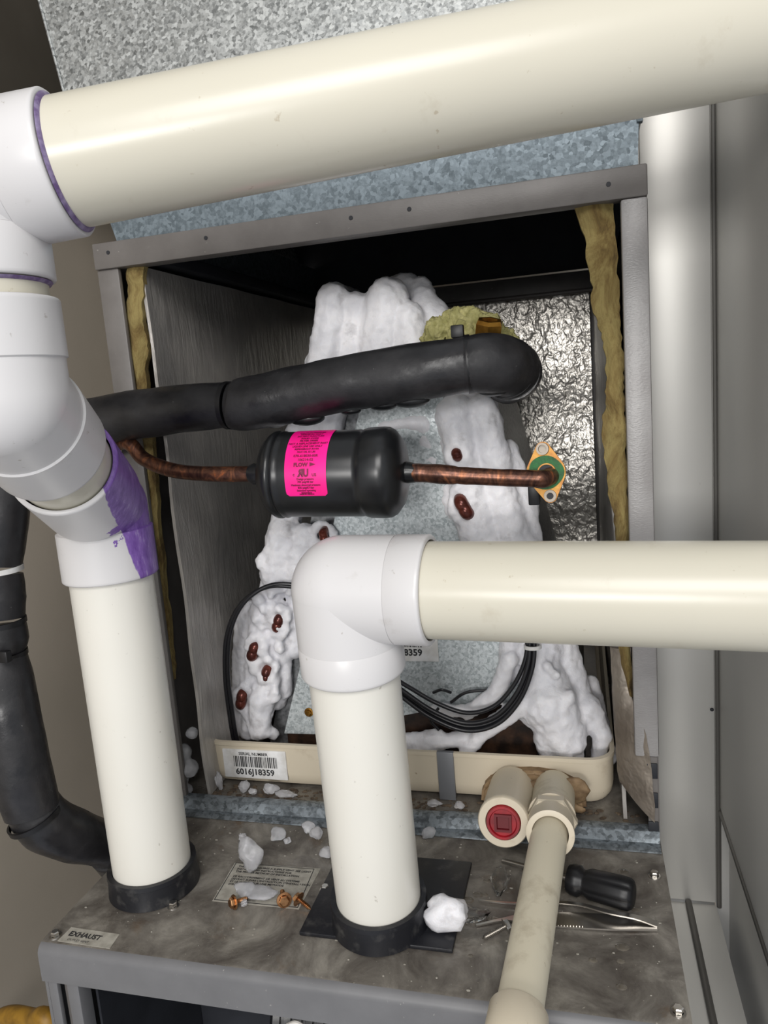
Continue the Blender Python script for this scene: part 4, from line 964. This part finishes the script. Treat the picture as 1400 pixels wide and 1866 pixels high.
icechip('pointed ice chunk standing above the instruction sticker', onz((0.1232, -0.0834, 0.0000), .0006), .0095, 7, M_chip, None, 'ice_chunk', (1, .7, 1.35))
icechip('low ice pile melting over the left of the instruction sticker', onz((0.1309, -0.1105, 0.0000), .0008), .0062, 9, M_chip, None, 'ice_pile', (1.3, 1, .8))
icechip('wide slushy ice pile in the middle of the instruction sticker', onz((0.1436, -0.1111, 0.0000), .0008), .0085, 10, M_chip, None, 'ice_pile', (1.5, .9, .35))
icechip('small ice crumb beside the left coppery screw', onz((0.1354, -0.1223, 0.0000), .0005), .0028, 14)
icechip('small triangular ice piece left of the middle pipe foot', onz((0.1283, -0.0376, 0.0000), .0003), .0062, 15)
icechip('tiny round ice bead near the left pipe', onz((0.0969, -0.0426, 0.0000), .0003), .0036, 16)
for k, (px, s, lab) in enumerate((((0.1507, -0.0241, 0.0000), .0055, 'ice piece pressed against the cabinet flange'), ((0.1610, -0.0317, 0.0000), .0060, 'ice piece just left of the middle pipe'), ((0.1782, -0.0541, 0.0000), .0052, 'ice piece tucked behind the middle pipe'), ((0.1386, -0.0418, 0.0000), .0030, 'ice crumb beside the triangular ice piece'), ((0.2579, -0.0181, 0.0000), .0055, 'ice piece right of the middle pipe by the flange'))):
    icechip(lab, onz(px, .0003), s, 20 + k)
icechip('long clear ice sliver left of the drain pipe', onz((0.3227, -0.0697, 0.0000), .0002), .0100, 31, M_glass, None, 'ice_sliver', (.7, 1.5, .25))
for k, (p, s, lab, sq) in enumerate((((0.0454, 0.0180, 0.0136), .0062, 'slanted ice stick below the serial label on the pan', (.6, .6, 1.5)), ((0.0710, 0.0200, 0.0141), .0048, 'ice lump second from the left below the pan', (1, 1, 1)), ((0.0806, 0.0160, 0.0120), .0036, 'small ice bead below the pan serial label', (1.2, 1, .8)), ((0.0973, 0.0200, 0.0158), .0058, 'peaked ice lump below the right end of the serial label', (1.4, 1, .9)), ((0.1152, 0.0160, 0.0115), .0052, 'long bright ice piece on the flange left of the middle pipe', (2.0, .8, .6)), ((0.2563, 0.0180, 0.0272), .0048, 'ice piece on the deck below the grey tape strap', (1.3, 1, .6)), ((0.2786, 0.0180, 0.0297), .0040, 'ice piece on the deck left of the red plug', (1.2, 1, .6)))):
    icechip(lab, onz(p, .0078), s, 40 + k, M_chip, None, 'ice_chip', sq)
random.seed(5)
bm = bmesh.new()
for k in range(380):
    x = random.uniform(.01, .435); y = random.gauss(-.06, .07)
    if not (-.175 < y < -.018): continue
    s = random.uniform(.0002, .0009); add_sphere(bm, (x, y, s * .3), s, 1, (random.uniform(.8, 1.8), 1, .6))
tag(obj('dust_crumbs', bm, M_oldpaper, fu), None, None, kind='stuff')
bm = bmesh.new()
for k in range(26):
    x = random.uniform(.30, .43); y = random.uniform(-.165, -.03); s = random.uniform(.0015, .0042); add_sphere(bm, (x, y, 0), s, 2, (1.2, 1, .16))
tag(obj('water_drops', bm, M_wet, fu), None, None, kind='stuff')
